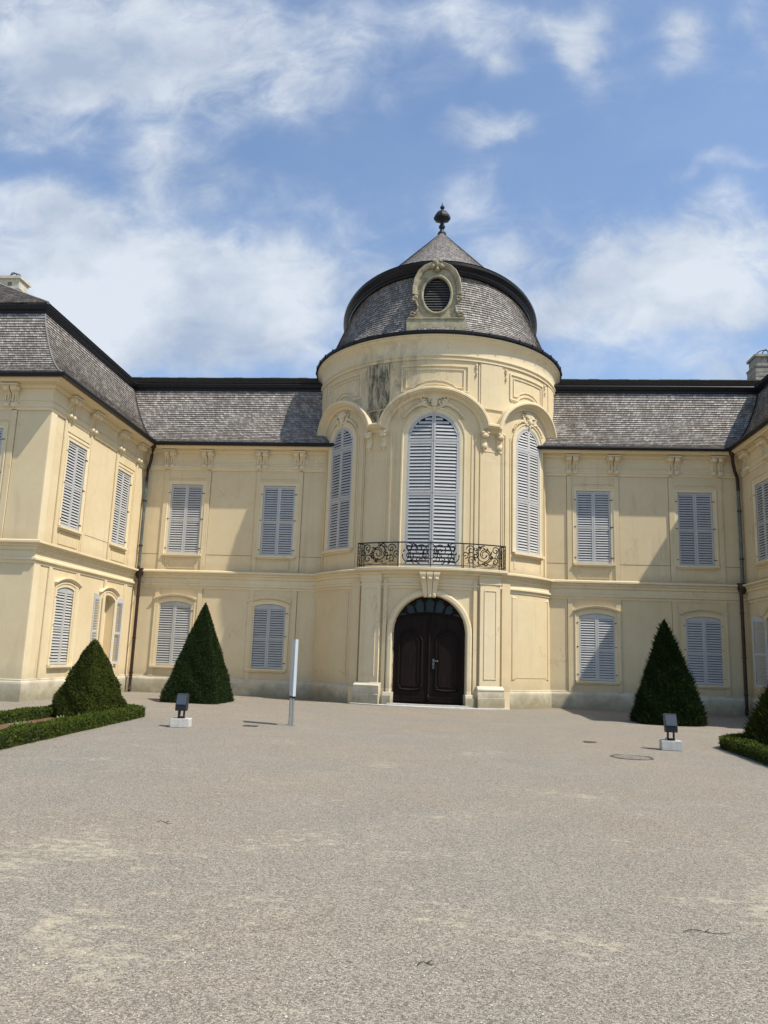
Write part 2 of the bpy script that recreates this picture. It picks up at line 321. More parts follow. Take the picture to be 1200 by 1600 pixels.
class MB:
    def __init__(s): s.v = []; s.f = []; s.m = []; s.uv = {}
    def add(s, vs, fs, mi=0):
        b = len(s.v); s.v += [tuple(p) for p in vs]
        for f in fs: s.f.append(tuple(b+i for i in f)); s.m.append(mi)
        return b
    def box(s, M, u0, u1, z0, z1, d0, d1, mi=0, n=None):
        if n is None: n = max(1, math.ceil(abs(u1-u0)/.22)) if getattr(M, 'curved', False) else 1
        vs = []
        for i in range(n+1):
            u = u0+(u1-u0)*i/n
            vs += [M(u, z0, d0), M(u, z0, d1), M(u, z1, d1), M(u, z1, d0)]
        fs = [(0, 3, 2, 1), (4*n, 4*n+1, 4*n+2, 4*n+3)]
        for i in range(n):
            for j in range(4):
                fs.append((4*i+j, 4*i+(j+1) % 4, 4*i+4+(j+1) % 4, 4*i+4+j))
        s.add(vs, fs, mi); return s
    def poly(s, M, pts, d0, d1, mi=0):      # convex-ish outline in (u,z), extruded in d
        n = len(pts)
        vs = [M(u, z, d0) for u, z in pts]+[M(u, z, d1) for u, z in pts]
        fs = [tuple(range(n))[::-1], tuple(range(n, 2*n))]+[(i, (i+1) % n, n+(i+1) % n, n+i) for i in range(n)]
        s.add(vs, fs, mi); return s
    def prof(s, M, pts, u0, u1, mi=0):      # outline in (d,z), extruded in u
        n = len(pts)
        vs = [M(u0, z, d) for d, z in pts]+[M(u1, z, d) for d, z in pts]
        fs = [tuple(range(n)), tuple(range(n, 2*n))[::-1]]+[(i, n+i, n+(i+1) % n, (i+1) % n) for i in range(n)]
        s.add(vs, fs, mi); return s
    def sweep(s, M, path, prof, closed=False, mi=0, cap=True):   # path in (u,z), profile (n,d), n to the left of travel
        P = [Vector(p) for p in path]; n = len(P); k = len(prof); vs = []
        for i in range(n):
            a = P[i-1] if (i > 0 or closed) else None; b = P[(i+1) % n] if (i < n-1 or closed) else None
            def nr(p, q): t = (q-p).normalized(); return Vector((-t.y, t.x))
            if a is None: o = nr(P[i], b)
            elif b is None: o = nr(a, P[i])
            else:
                n1, n2 = nr(a, P[i]), nr(P[i], b); o = (n1+n2)/max(.35, 1+n1.dot(n2))
            for (nn, d) in prof: vs.append(M(P[i].x+o.x*nn, P[i].y+o.y*nn, d))
        fs = []
        for i in range(n if closed else n-1):
            j = (i+1) % n
            for q in range(k): fs.append((i*k+q, j*k+q, j*k+(q+1) % k, i*k+(q+1) % k))
        if not closed and cap: fs += [tuple(range(k)), tuple((n-1)*k+q for q in range(k))[::-1]]
        s.add(vs, fs, mi); return s
    def plan(s, path, prof, z0=0, mi=0, close_prof=True, uvs=None, cap=True, closed=False):  # path (x,y), outward = right of travel; prof (d,z)
        P = [Vector(p) for p in path]; n = len(P); k = len(prof); vs = []; L = [0]
        for i in range(1, n): L.append(L[-1]+(P[i]-P[i-1]).length)
        for i in range(n):
            def nr(p, q): t = (q-p).normalized(); return Vector((t.y, -t.x))
            if closed: n1, n2 = nr(P[i-1], P[i]), nr(P[i], P[(i+1) % n]); o = (n1+n2)/max(.3, 1+n1.dot(n2))
            elif i == 0: o = nr(P[0], P[1])
            elif i == n-1: o = nr(P[-2], P[-1])
            else: n1, n2 = nr(P[i-1], P[i]), nr(P[i], P[i+1]); o = (n1+n2)/max(.3, 1+n1.dot(n2))
            for (d, z) in prof: vs.append((P[i].x+o.x*d, P[i].y+o.y*d, z0+z))
        fs = []; base = len(s.f)
        for i in range(n if closed else n-1):
            j = (i+1) % n
            for q in range(k if close_prof else k-1):
                q2 = (q+1) % k
                if uvs: s.uv[len(s.f)+len(fs)] = [(L[i], uvs[q][0]), (L[j], uvs[q][0]), (L[j], uvs[q][1]), (L[i], uvs[q][1])]
                fs.append((i*k+q, j*k+q, j*k+q2, i*k+q2))
        if close_prof and cap and not closed: fs += [tuple(range(k)), tuple((n-1)*k+q for q in range(k))[::-1]]
        s.add(vs, fs, mi); return s
    def lathe(s, cx, cy, prof, n=96, mi=0, uvs=None, a0=0, a1=2*math.pi, ru=4.5):
        full = abs(a1-a0-2*math.pi) < 1e-6; k = len(prof); c = n if full else n+1; vs = []
        for i in range(c):
            a = a0+(a1-a0)*i/n
            for r, z in prof: vs.append((cx+r*math.sin(a), cy-r*math.cos(a), z))
        fs = []
        for i in range(n):
            j = (i+1) % c
            for q in range(k-1):
                if uvs:
                    x0 = ru*(a0+(a1-a0)*i/n); x1 = ru*(a0+(a1-a0)*(i+1)/n)
                    s.uv[len(s.f)+len(fs)] = [(x0, uvs[q][0]), (x1, uvs[q][0]), (x1, uvs[q][1]), (x0, uvs[q][1])]
                fs.append((i*k+q, j*k+q, j*k+q+1, i*k+q+1))
        s.add(vs, fs, mi); return s
    def tube(s, pts, r, n=5, mi=0, r2=None):
        P = [Vector(p) for p in pts]; m = len(P); vs = []
        for i in range(m):
            t = (P[min(i+1, m-1)]-P[max(i-1, 0)]).normalized()
            a = t.cross(Vector((0, 0, 1)) if abs(t.z) < .95 else Vector((1, 0, 0))).normalized(); b = t.cross(a)
            rr = r if r2 is None else r+(r2-r)*i/(m-1)
            for q in range(n): w = 2*math.pi*q/n; vs.append(P[i]+(a*math.cos(w)+b*math.sin(w))*rr)
        fs = [tuple(range(n)), tuple((m-1)*n+q for q in range(n))[::-1]]
        for i in range(m-1):
            for q in range(n): fs.append((i*n+q, i*n+(q+1) % n, (i+1)*n+(q+1) % n, (i+1)*n+q))
        s.add(vs, fs, mi); return s
    def blob(s, M, u, z, d, ru, rz, rd, mi=0, n=7, m=5, rot=0):
        vs = []; fs = []; ca, sa = math.cos(rot), math.sin(rot)
        for i in range(m+1):
            p = math.pi*i/m
            for q in range(n):
                w = 2*math.pi*q/n; x = ru*math.sin(p)*math.cos(w); y = rz*math.cos(p); t = rd*math.sin(p)*math.sin(w)
                vs.append(M(u+x*ca-y*sa, z+x*sa+y*ca, d+t))
        for i in range(m):
            for q in range(n): fs.append((i*n+q, i*n+(q+1) % n, (i+1)*n+(q+1) % n, (i+1)*n+q))
        s.add(vs, fs, mi); return s
    def build(s, name, mats, parent=None, smooth=False, bevel=0, recalc=True):
        me = bpy.data.meshes.new(name); me.from_pydata(s.v, [], s.f)
        if isinstance(mats, str): mats = [mats]
        for m in mats: me.materials.append(MT[m])
        me.polygons.foreach_set('material_index', s.m)
        if s.uv:
            l = me.uv_layers.new(name='UVMap')
            for p in me.polygons:
                if p.index in s.uv:
                    for li, c in zip(p.loop_indices, s.uv[p.index]): l.data[li].uv = c
        if recalc:
            bm = bmesh.new(); bm.from_mesh(me); bmesh.ops.recalc_face_normals(bm, faces=bm.faces); bm.to_mesh(me); bm.free()
        if smooth:
            me.polygons.foreach_set('use_smooth', [True]*len(me.polygons))
            try: me.set_sharp_from_angle(angle=rad(35))
            except Exception: pass
        o = bpy.data.objects.new(name, me); COL.objects.link(o)
        if parent: o.parent = parent
        return o
def tag(o, label=None, cat=None, group=None, kind=None):
    for k, v in (('label', label), ('category', cat), ('group', group), ('kind', kind)):
        if v: o[k] = v
    return o
def empty(name, loc=(0, 0, 0), rz=0):
    o = bpy.data.objects.new(name, None); COL.objects.link(o); o.location = loc; o.rotation_euler.z = rz
    o.empty_display_size = .3; return o

def arch_outline(u0, u1, z0, z1, rise, n=14):
    """opening outline, counter-clockwise from lower left; rise = height of the curved top"""
    c, h = (u0+u1)/2, (u1-u0)/2
    if rise <= 0: return [(u0, z0), (u1, z0), (u1, z1), (u0, z1)]
    pts = [(u0, z0), (u1, z0)]
    if rise >= h*.95:
        for i in range(n+1): a = math.pi*i/n; pts.append((c+h*math.cos(a), z1-rise+rise*math.sin(a)))
    else:
        R = (h*h+rise*rise)/2/rise; a0 = math.asin(h/R)
        for i in range(n+1): a = a0-2*a0*i/n; pts.append((c+R*math.sin(a), z1-R+R*math.cos(a)))
    return pts
def wall(name, M, outer, holes, mat, parent, depth=.16, step=None):
    bm = bmesh.new(); loops = []
    for L in [outer]+holes:
        vs = [bm.verts.new((u, z, 0)) for u, z in L]; loops.append(vs)
        for i in range(len(vs)): bm.edges.new((vs[i], vs[(i+1) % len(vs)]))
    bmesh.ops.triangle_fill(bm, edges=bm.edges[:], use_beauty=True, normal=(0, 0, 1))
    for f in bm.faces:
        if f.normal.z < 0: f.normal_flip()
    hole_edges = [e for vs in loops[1:] for e in [bm.edges.get((vs[i], vs[(i+1) % len(vs)])) for i in range(len(vs))]]
    r = bmesh.ops.extrude_edge_only(bm, edges=[e for e in hole_edges if e])
    for v in [g for g in r['geom'] if isinstance(g, bmesh.types.BMVert)]: v.co.z = -depth
    if step:
        us = [v.co.x for v in bm.verts]; a, b = min(us), max(us); k = int((b-a)/step)
        for i in range(1, k):
            g = bm.verts[:]+bm.edges[:]+bm.faces[:]
            bmesh.ops.bisect_plane(bm, geom=g, plane_co=(a+(b-a)*i/k, 0, 0), plane_no=(1, 0, 0))
    for v in bm.verts: v.co = M(v.co.x, v.co.y, v.co.z)
    me = bpy.data.meshes.new(name); bm.to_mesh(me); bm.free(); me.materials.append(MT[mat])
    o = bpy.data.objects.new(name, me); COL.objects.link(o); o.parent = parent
    return o

# ------------------------------------------------------------------ ground
g = MB(); g.add([(-1500, -800, 0), (1500, -800, 0), (1500, 2500, 0), (-1500, 2500, 0)], [(0, 1, 2, 3)])
tag(g.build('ground', 'gravel'), kind='structure')

# ------------------------------------------------------------------ palace
PAL = empty('palace', (AX, YM, 0))
tag(PAL, 'cream yellow baroque palace with round domed entrance tower, two side wings and grey shuttered windows', 'palace')
class PB:                                        # children keep world coordinates
    pass
def fix(o):
    return o
ROOT = PAL
PAL.location = (0, 0, 0)

SH = 'shutter_paint'
def leaf_mesh(P, W, z0, z1, top, n_sec=2, mb=None, pitch=.092, arc=False):
    """one louvred shutter leaf. P(s, z, t): s 0..W across, t thickness outward; top(s) = height of its upper edge"""
    b = mb or MB(); st = .062; t0, t1 = 0., .042
    zt0, zt1 = top(st), top(W-st)
    # stiles follow the outline at their own place
    for s0, s1 in ((0, st), (W-st, W)):
        za, zb = top(s0), top(s1)
        b.poly(P, [(s0, z0), (s1, z0), (s1, zb), (s0, za)], t0, t1)
    # upper rail: straight lower edge, curved upper edge
    n = 8; zl = min(zt0, zt1)-.075
    if not arc:
        pts = [(st, zl), (W-st, zl)]+[(W-st-(W-2*st)*i/n, top(W-st-(W-2*st)*i/n)) for i in range(n+1)]
        b.poly(P, pts, t0+.002, t1-.002)
    else:
        ss = [st*.5+(W-st)*i/16 for i in range(17)]
        b.sweep(P, [(s, top(s)) for s in ss], [(-.075, t0+.002), (0, t0+.002), (0, t1+.001), (-.075, t1+.001)])
    b.box(P, st, W-st, z0, z0+.085, t0+.002, t1-.002)
    zz = [z0+.085]; h = zl if not arc else 1e9
    ztop = zl if not arc else max(zt0, zt1)
    if n_sec > 1:
        zm = z0+(ztop-z0)*.5; b.box(P, st, W-st, zm-.035, zm+.035, t0+.002, t1-.002); secs = [(z0+.085, zm-.035), (zm+.035, ztop)]
    else: secs = [(z0+.085, ztop)]
    for a, c in secs:
        k = max(1, round((c-a)/pitch)); p = (c-a)/k
        for i in range(k):
            z = a+p*i; s0, s1 = st, W-st
            if arc:
                ok = [st+(W-2*st)*j/40 for j in range(41) if top(st+(W-2*st)*j/40)-.07 > z+p]
                if len(ok) < 4: continue
                s0, s1 = ok[0], ok[-1]
            # slat: slopes down and outward
            b.prof(P, [(.000, z+p*.98), (.007, z+p*.98), (.038, z+p*.36), (.038, z+p*.24), (.032, z+p*.23)], s0, s1)
    return b
def window(M, uc, z0, z1, w, rise=.0, mat=None, opened=None, blind=False, frame=True, sill=True, hood=0, d_in=.05):
    u0, u1 = uc-w/2, uc+w/2
    out = arch_outline(u0, u1, z0, z1, rise)
    b = MB()
    if frame:
        # moulded plaster band round the opening (open at the bottom)
        path = [out[1]]+out[2:]+[out[0]]
        if rise <= 0: path = [out[1], out[2], out[3], out[0]]
        b.sweep(M, [(u, z) for u, z in path][::-1], [(.0, -.01), (.0, .022), (.10, .028), (.115, .048), (.15, .048), (.155, -.01)])
    # back of the recess
    bb = [M(u, z, -.155 if not blind else -.30) for u, z in out]
    b.add(bb, [tuple(range(len(bb)))], 0 if blind else 1)
    wn = b.build('window', ['stucco_trim', 'dark_opening'], ROOT)
    if hood:
        hb = MB(); e = .16; hp = arch_outline(u0-e, u1+e, z0, z1+.20, rise+.05)[2:]
        k = hp[::-1]
        hb.sweep(M, k, [(0, -.01), (0, .05), (.03, .07), (.07, .11), (.10, .11), (.10, -.01)])
        hb.build('hood_moulding', 'stucco_trim', wn)
    if sill:
        s = MB(); s.box(M, u0-.13, u1+.13, z0-.075, z0, -.10, .115); s.box(M, u0-.09, u1+.09, z0-.125, z0-.076, -.02, .07)
        s.build('sill', 'stucco_trim', wn)
    R = None
    def top(u):
        if rise <= 0: return z1-.012
        h = w/2; R = (h*h+rise*rise)/2/rise; return z1-.012-R+math.sqrt(max(0, R*R-(u-uc)**2))
    W = w/2-.006
    for sgn in (-1, 1):
        if opened:
            ang = rad(opened[0] if sgn < 0 else opened[1]); hu = uc+sgn*(w/2)
            def P(s, z, t, sgn=sgn, ang=ang, hu=hu):   # hinge at hu, leaf swung outward by ang
                a = ang; x = math.cos(a)*s; y = math.sin(a)*s
                # thickness direction turns with the leaf
                return M(hu-sgn*x-sgn*(-t)*math.sin(a)*1., z, .02+y-(-t)*math.cos(a)*1.)
            tp = lambda s, sgn=sgn: top(uc+sgn*(w/2-s))
        else:
            def P(s, z, t, sgn=sgn): return M(uc+sgn*(w/2-.003-s), z, -d_in+t)
            tp = lambda s, sgn=sgn: top(uc+sgn*(w/2-.003-s))
        m = leaf_mesh(P, W, z0+.012, z1, tp)
        m.box(P, W*.1 if not opened else 0.02, W*.1+.02, z0+.3, z0+.36, .04, .055)
        lf = m.build('shutter', mat or SH, wn)
        if not opened:
            for hz in (z0+.22, (z0+z1)/2, z1-.35):
                hg = MB(); hg.box(M, uc+sgn*(w/2)-.02, uc+sgn*(w/2)+.09*sgn+.0, hz-.012, hz+.012, -.006, .012+.028)
                hg.build('hinge', 'iron', wn)
    return wn
UZ = (5.35, 8.14); GZ = (1.03, 3.48)
upL, upR = (-10.46, -6.72), (5.45, 9.22)
loL, loR = (-10.58, -6.86), (5.52, 9.38)
wgU = (24.12, 27.88); wgG = (24.42, 27.58)
Wd = 1.28
mir = lambda y: -y                                 # u on the west-facing wall
# walls with openings
def holes(cs, z, w, rise): return [arch_outline(c-w/2, c+w/2, z[0], z[1], rise) for c in cs]
hs = lambda cu, cg: holes(cu, UZ, Wd, 0)+holes(cg, GZ, Wd+.04, .13)
JX = math.sqrt(R0**2-(YM-YT)**2)
wall('main_wall', MAIN, [(XL, 0), (XT-JX+.3, 0), (XT-JX+.3, 9.7), (XL, 9.7)], hs(upL, loL), 'stucco', ROOT)
wall('main_wall', MAIN, [(XT+JX-.3, 0), (XR, 0), (XR, 9.7), (XT+JX-.3, 9.7)], hs(upR, loR), 'stucco', ROOT)
wall('wing_wall', WL, [(YF, 0), (YM, 0), (YM, 9.7), (YF, 9.7)], holes(wgU, UZ, Wd, 0)+holes((wgG[0],), GZ, Wd+.02, .13)+holes((wgG[1],), GZ, 1.16, .16), 'stucco', ROOT, depth=.31)
wall('wing_wall', WR, [(-YM, 0), (-YF, 0), (-YF, 9.7), (-YM, 9.7)], holes([-c for c in wgU], UZ, Wd, 0)+holes((-wgG[0],), GZ, Wd+.02, .13)+holes((-wgG[1],), GZ, 1.16, .16), 'stucco', ROOT, depth=.31)
FWc = -14.35
wall('wing_front', FL, [(-24, 0), (XL, 0), (XL, 9.7), (-24, 9.7)], holes((FWc,), UZ, Wd, 0)+holes((FWc-.05,), GZ, Wd+.04, .13), 'stucco', ROOT)
wall('wing_front', FL, [(XR, 0), (22, 0), (22, 9.7), (XR, 9.7)], [], 'stucco', ROOT)
for c in upL+upR: window(MAIN, c, *UZ, Wd)
for c in loL: window(MAIN, c, *GZ, Wd+.04, .13, mat='shutter_old', hood=1)
for c in loR: window(MAIN, c, *GZ, Wd+.04, .13, hood=1)
for c in wgU: window(WL, c, *UZ, Wd); window(WR, -c, *UZ, Wd)
window(WL, wgG[0], *GZ, Wd+.02, .13, mat='shutter_old', hood=1); window(WR, -wgG[0], *GZ, Wd+.02, .13, mat='shutter_old', hood=1)
window(WL, wgG[1], *GZ, 1.16, .16, blind=True, opened=(178, 171), hood=1)
window(WR, -wgG[1], *GZ, 1.16, .16, blind=True, opened=(150, 178), mat='shutter_old', hood=1)
window(FL, FWc, *UZ, Wd); window(FL, FWc-.05, *GZ, Wd+.04, .13, hood=1)

# vertical bay strips and architrave
def seam(M, u0, u1, z0, z1, parent=None):
    b = MB(); b.box(M, u0, u1, z0, z1, -.003, .005); b.build('joint_line', 'seam', ROOT)
def strips(M, bays, ends, z_hi=8.74):
    for (a, c) in bays:
        for (z0, z1) in ((4.70, z_hi), (.60, 4.01)):
            for e, sg in ((a, 1), (c, -1)):
                b = MB(); b.box(M, e, e+sg*.17, z0, z1, -.005, .045)
                b.box(M, e+sg*.17, e+sg*.24, z0, z1, -.005, .020)
                b.build('pilaster_strip', 'stucco', ROOT)
                seam(M, e-.014 if sg > 0 else e, e if sg > 0 else e+.014, z0, z1)
        b = MB(); b.box(M, a+.24, c-.24, 8.40, 8.74, -.005, .022); b.build('wall_band', 'stucco', ROOT)
        b = MB(); b.sweep(M, [(a+.38, 4.78), (c-.38, 4.78), (c-.38, 5.16), (a+.38, 5.16)], [(0, -.004), (0, .020), (.03, .020), (.03, -.004)], closed=True)
        b.build('apron_panel', 'stucco', ROOT)
    for (a, c) in ends: seam(M, a+.01, c-.01, 5.325, 5.340)
strips(MAIN, [(-11.40, -9.52), (-7.66, -5.80)], [(XL, -11.40), (-9.52, -7.66), (-5.80, XT-JX+.2)])
strips(MAIN, [(4.46, 6.40), (8.26, 10.22)], [(XT+JX-.1, 4.46), (6.40, 8.26), (10.22, XR)])
strips(WL, [(23.10, 25.14), (27.08, 29.06)], [(25.14, 27.08)])
strips(WR, [(-25.14, -23.10), (-29.06, -27.08)], [(-27.08, -25.14)])
strips(FL, [(-15.4, -13.34)], [])
for M, a, c in ((WL, YF+.004, YF+.36), (WR, -YF-.36, -YF-.004)):
    for z0, z1 in ((.60, 4.01), (4.70, 8.74)):
        q = MB(); q.box(M, a, c, z0, z1, -.004, .025); q.build('corner_strip', 'stucco_trim', ROOT)
        e = c if M is WL else a-.014
        seam(M, e, e+.014, z0, z1)

# horizontal members swept along the whole front
ARC = [(XT+R0*math.sin(rad(a)), YT-R0*math.cos(rad(a))) for a in np.linspace(-62.2, 62.2, 44)]
PATH = [(-24, YF), (XL, YF), (XL, YM)]+ARC+[(XR, YM), (XR, YF), (22, YF)]
PATHS = [(-24, YF), (XL, YF), (XL, YM), (XR, YM), (XR, YF), (22, YF)]
b = MB()
b.plan(PATH, [(-.02, 4.00), (.03, 4.00), (.03, 4.08), (.09, 4.11), (.09, 4.17), (.035, 4.20), (.035, 4.37), (.085, 4.40), (.085, 4.49), (.13, 4.51), (.13, 4.56), (.21, 4.60), (.24, 4.60), (.24, 4.66), (.02, 4.72), (-.02, 4.72)])
b.build('string_course', 'stucco_trim', ROOT, smooth=False)
pa = [(XT+R0*math.sin(rad(a)), YT-R0*math.cos(rad(a))) for a in np.linspace(-62.2, -32, 12)]
pc = [(XT+R0*math.sin(rad(a)), YT-R0*math.cos(rad(a))) for a in np.linspace(32, 62.2, 12)]
pp = [(-.02, 0), (.075, 0), (.075, .50), (.065, .55), (.04, .58), (.04, .62), (-.02, .64)]
for q in ([(-24, YF), (XL, YF), (XL, YM)]+pa, pc+[(XR, YM), (XR, YF), (22, YF)]):
    b = MB(); b.plan(q, pp); b.build('plinth', 'plinth_stone', ROOT)
# cornice of the wings and links
b = MB()
b.plan(PATHS, [(-.02, 8.72), (.045, 8.72), (.045, 8.80), (.085, 8.83), (.085, 8.88), (.03, 8.90), (.03, 9.00), (.06, 9.02), (.06, 9.06), (.03, 9.08), (.03, 9.40), (.09, 9.42), (.13, 9.48), (.15, 9.49), (.15, 9.52), (.38, 9.54), (.40, 9.58), (.47, 9.61), (.47, 9.66), (-.02, 9.66)])
b.build('cornice', 'stucco_trim', ROOT)
# scroll brackets under the cornice
def bracket(M, uc, zt=9.50, h=.70, w=.44, proj=.27, part='cornice_bracket'):
    b = MB(); k = (w-.04)/2
    for sg in (-1, 1):
        a = uc+sg*.02; c = a+sg*k
        pr = [(0, zt-h), (.06, zt-h-.02), (.125, zt-h+.04), (.135, zt-h+.11), (.085, zt-h+.18), (.06, zt-h+.25), (.07, zt-h+.34), (.12, zt-.26), (proj*.9, zt-.19), (proj, zt-.12), (proj, zt-.05), (0, zt-.05)]
        b.prof(M, pr, min(a, c), max(a, c))
        for q in (.22, .62):
            b.box(M, min(a+sg*k*q, a+sg*k*(q+.16)), max(a+sg*k*q, a+sg*k*(q+.16)), zt-h+.17, zt-.27, .03, .125)
        b.blob(M, (a+c)/2, zt-.14, proj-.02, k*.52, .09, .06); b.blob(M, (a+c)/2, zt-h+.07, .12, k*.5, .08, .06)
        b.blob(M, c+sg*.01, zt-.13, proj*.55, .045, .085, .09); b.blob(M, c+sg*.005, zt-h+.08, .06, .03, .06, .06)
    b.box(M, uc-.018, uc+.018, zt-h+.02, zt-.05, -.002, .006, mi=1)
    b.box(M, uc-w/2-.05, uc+w/2+.05, zt-.05, zt, -.01, proj+.05)
    return b.build(part, ['stucco_trim', 'seam'], ROOT)
for u in (-11.25, -9.70, -7.47, -5.97, 4.65, 6.22, 8.46, 10.06): bracket(MAIN, u)
for y in (23.34, 24.93, 27.26, 28.96): bracket(WL, y); bracket(WR, -y)
bracket(FL, -13.55); bracket(FL, -15.2)

# ---- roofs
def saw(prof, rows, lift=.020):
    """turn a smooth profile into overlapping shingle rows with uv rows"""
    P = [Vector(p) for p in prof]; L = [0]
    for i in range(1, len(P)): L.append(L[-1]+(P[i]-P[i-1]).length)
    def at(t):
        t *= L[-1]
        for i in range(1, len(P)):
            if t <= L[i]+1e-9:
                k = (t-L[i-1])/(L[i]-L[i-1]); d = (P[i]-P[i-1]).normalized(); return P[i-1].lerp(P[i], k), Vector((d.y, -d.x))
        return P[-1], Vector((0, 0))
    pts = []; uv = []
    for r in range(rows):
        a, n = at(r/rows); c, n2 = at(min(1, (r+1.0)/rows))
        n = n if n.x > 0 or n.y > 0 else -n; n2 = n2 if n2.x > 0 or n2.y > 0 else -n2
        pts += [tuple(a+n*lift), tuple(c+n2*.002)]; uv += [(r+.02, r+.98), (r+.99, r+1.0)]
    return pts, uv
MANS = [(.50, 9.73), (.20, 9.93), (-.12, 10.24), (-.45, 10.66), (-.76, 11.15), (-1.02, 11.65), (-1.24, 12.12), (-1.38, 12.58)]
pts, uv = saw(MANS, 28, .036)
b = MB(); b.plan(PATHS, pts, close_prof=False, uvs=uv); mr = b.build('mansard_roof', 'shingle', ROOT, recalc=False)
b = MB()
b.plan(PATHS, [(.42, 9.662), (.55, 9.62), (.61, 9.64), (.63, 9.70), (.61, 9.76), (.55, 9.775), (.48, 9.745), (.42, 9.745)])
b.build('gutter', 'black_metal', mr)
b = MB()
b.plan(PATHS, [(-1.6, 12.55), (-1.36, 12.50), (-1.31, 12.55), (-1.31, 12.62), (-1.24, 12.66), (-1.20, 12.78), (-1.23, 12.83), (-1.7, 12.90)])
b.build('roof_rim', 'black_metal', mr)
# hip and valley strips
for (x, y, sx, sy) in ((XL, YF, -1, 1), (XR, YF, 1, 1)):
    b = MB(); b.tube([(x-sx*d, y-sy*d, z+.02) for d, z in MANS], .035, 5, mi=0); b.build('hip_cap', 'shingle', mr)
for (x, y, sx) in ((XL, YM, 1), (XR, YM, -1)):
    b = MB(); b.tube([(x+sx*d, y-d, z+.01) for d, z in MANS], .06, 5); b.build('roof_valley', 'black_metal', mr)
# upper roofs
b = MB()
def slope(quad, rows, name='x'):
    """shingled plane: quad = eave-left, eave-right, ridge-right, ridge-left"""
    q0, q1, q2, q3 = [Vector(p) for p in quad]; n = (q1-q0).cross(q3-q0).normalized()
    ex = (q1-q0).normalized()
    vs = []; 
    for r in range(rows):
        for t, l in ((r/rows, .02), ((r+1)/rows, .002)):
            vs += [q0.lerp(q3, t)+n*l, q1.lerp(q2, t)+n*l]
    fs = []
    for r in range(rows*2-1):
        a = 2*r; lo, hi = ((r//2)+.02, (r//2)+.98) if r % 2 == 0 else ((r//2)+.99, (r//2)+1.)
        uvq = [((Vector(vs[k])-q0).dot(ex), w) for k, w in ((a, lo), (a+1, lo), (a+3, hi), (a+2, hi))]
        b.uv[len(b.f)+len(fs)] = uvq; fs.append((a, a+1, a+3, a+2))
    b.add(vs, fs)
ze, zr_ = 12.84, 14.44
slope([(XL-1.0, 31.12, ze), (XR+1.0, 31.12, ze), (XR+5, 34.9, zr_), (XL-5, 34.9, zr_)], 36)
b.add([(XL-5, 34.9, zr_), (XR+5, 34.9, zr_), (XR+5, 38.8, ze), (XL-5, 38.8, ze)], [(0, 1, 2, 3)])
for i in range(int((XR-XL+8)/.45)):                # ragged ridge shingles
    x = XL-4+i*.45; b.box(xy(0, 34.9), x, x+.445, zr_-.02, zr_+.03+random.random()*.022, -.05, .05)
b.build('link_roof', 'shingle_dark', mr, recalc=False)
for sx, X in ((1, XL), (-1, XR)):
    b = MB(); e = 1.22; h = 7.0; k = .64
    c0 = (X-sx*e, YF+e, 12.86); r0 = (X-sx*(e+h), YF+e+h, 12.86+k*h); r1 = (X-sx*(e+h), 60, 12.86+k*h); c1 = (X-sx*e, 60, 12.86)
    c2 = (X-sx*(e+2*h), YF+e, 12.86); c3 = (X-sx*(e+2*h), 60, 12.86)
    if sx > 0:
        slope([c0, c1, r1, r0], 70); slope([c2, c0, r0, r0], 70); b.add([c3, c2, r0, r1], [(0, 1, 2, 3)])
    else:
        slope([c1, c0, r0, r1], 70); slope([c0, c2, r0, r0], 70); b.add([c2, c3, r1, r0], [(0, 1, 2, 3)])
    b.tube([c0, r0], .05, 5); b.tube([r0, r1], .05, 5)
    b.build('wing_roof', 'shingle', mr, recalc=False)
# chimneys
def chimney(x, y, z0, z1, w, d, mat='chimney_plaster'):
    M = xy(x, y); b = MB()
    b.box(M, -w/2, w/2, z0, z1-.55, -d/2, d/2); b.box(M, -w/2+.08, w/2-.08, z1-.55, z1-.12, -d/2+.08, d/2-.08)
    b.box(M, -w/2-.03, w/2+.03, z1-.62, z1-.55, -d/2-.03, d/2+.03)
    b.box(M, -w/2, w/2, z1-.12, z1, -d/2, d/2)
    for zz in np.arange(z0+.2, z1-.6, .22): b.box(M, -w/2-.004, w/2+.004, zz, zz+.018, -d/2-.004, d/2+.004, mi=1)
    b.box(M, -.06, .12, z1-.44, z1-.26, d/2-.085, d/2-.074, mi=1)
    c = b.build('chimney', [mat, 'seam' if mat == 'chimney_plaster' else 'dark_opening'], mr)
    k = MB()
    for a in (0, math.pi/2):
        k.tube([(x+math.cos(a)*w*.33*math.cos(t), y+math.sin(a)*w*.33*math.cos(t), z1+w*.30*math.sin(t)) for t in np.linspace(0, math.pi, 10)], .022, 5)
    k.tube([(x+w*.33*math.cos(t), y+w*.33*math.sin(t), z1+.02) for t in np.linspace(0, 2*math.pi, 14)], .02, 5)
    return c, k
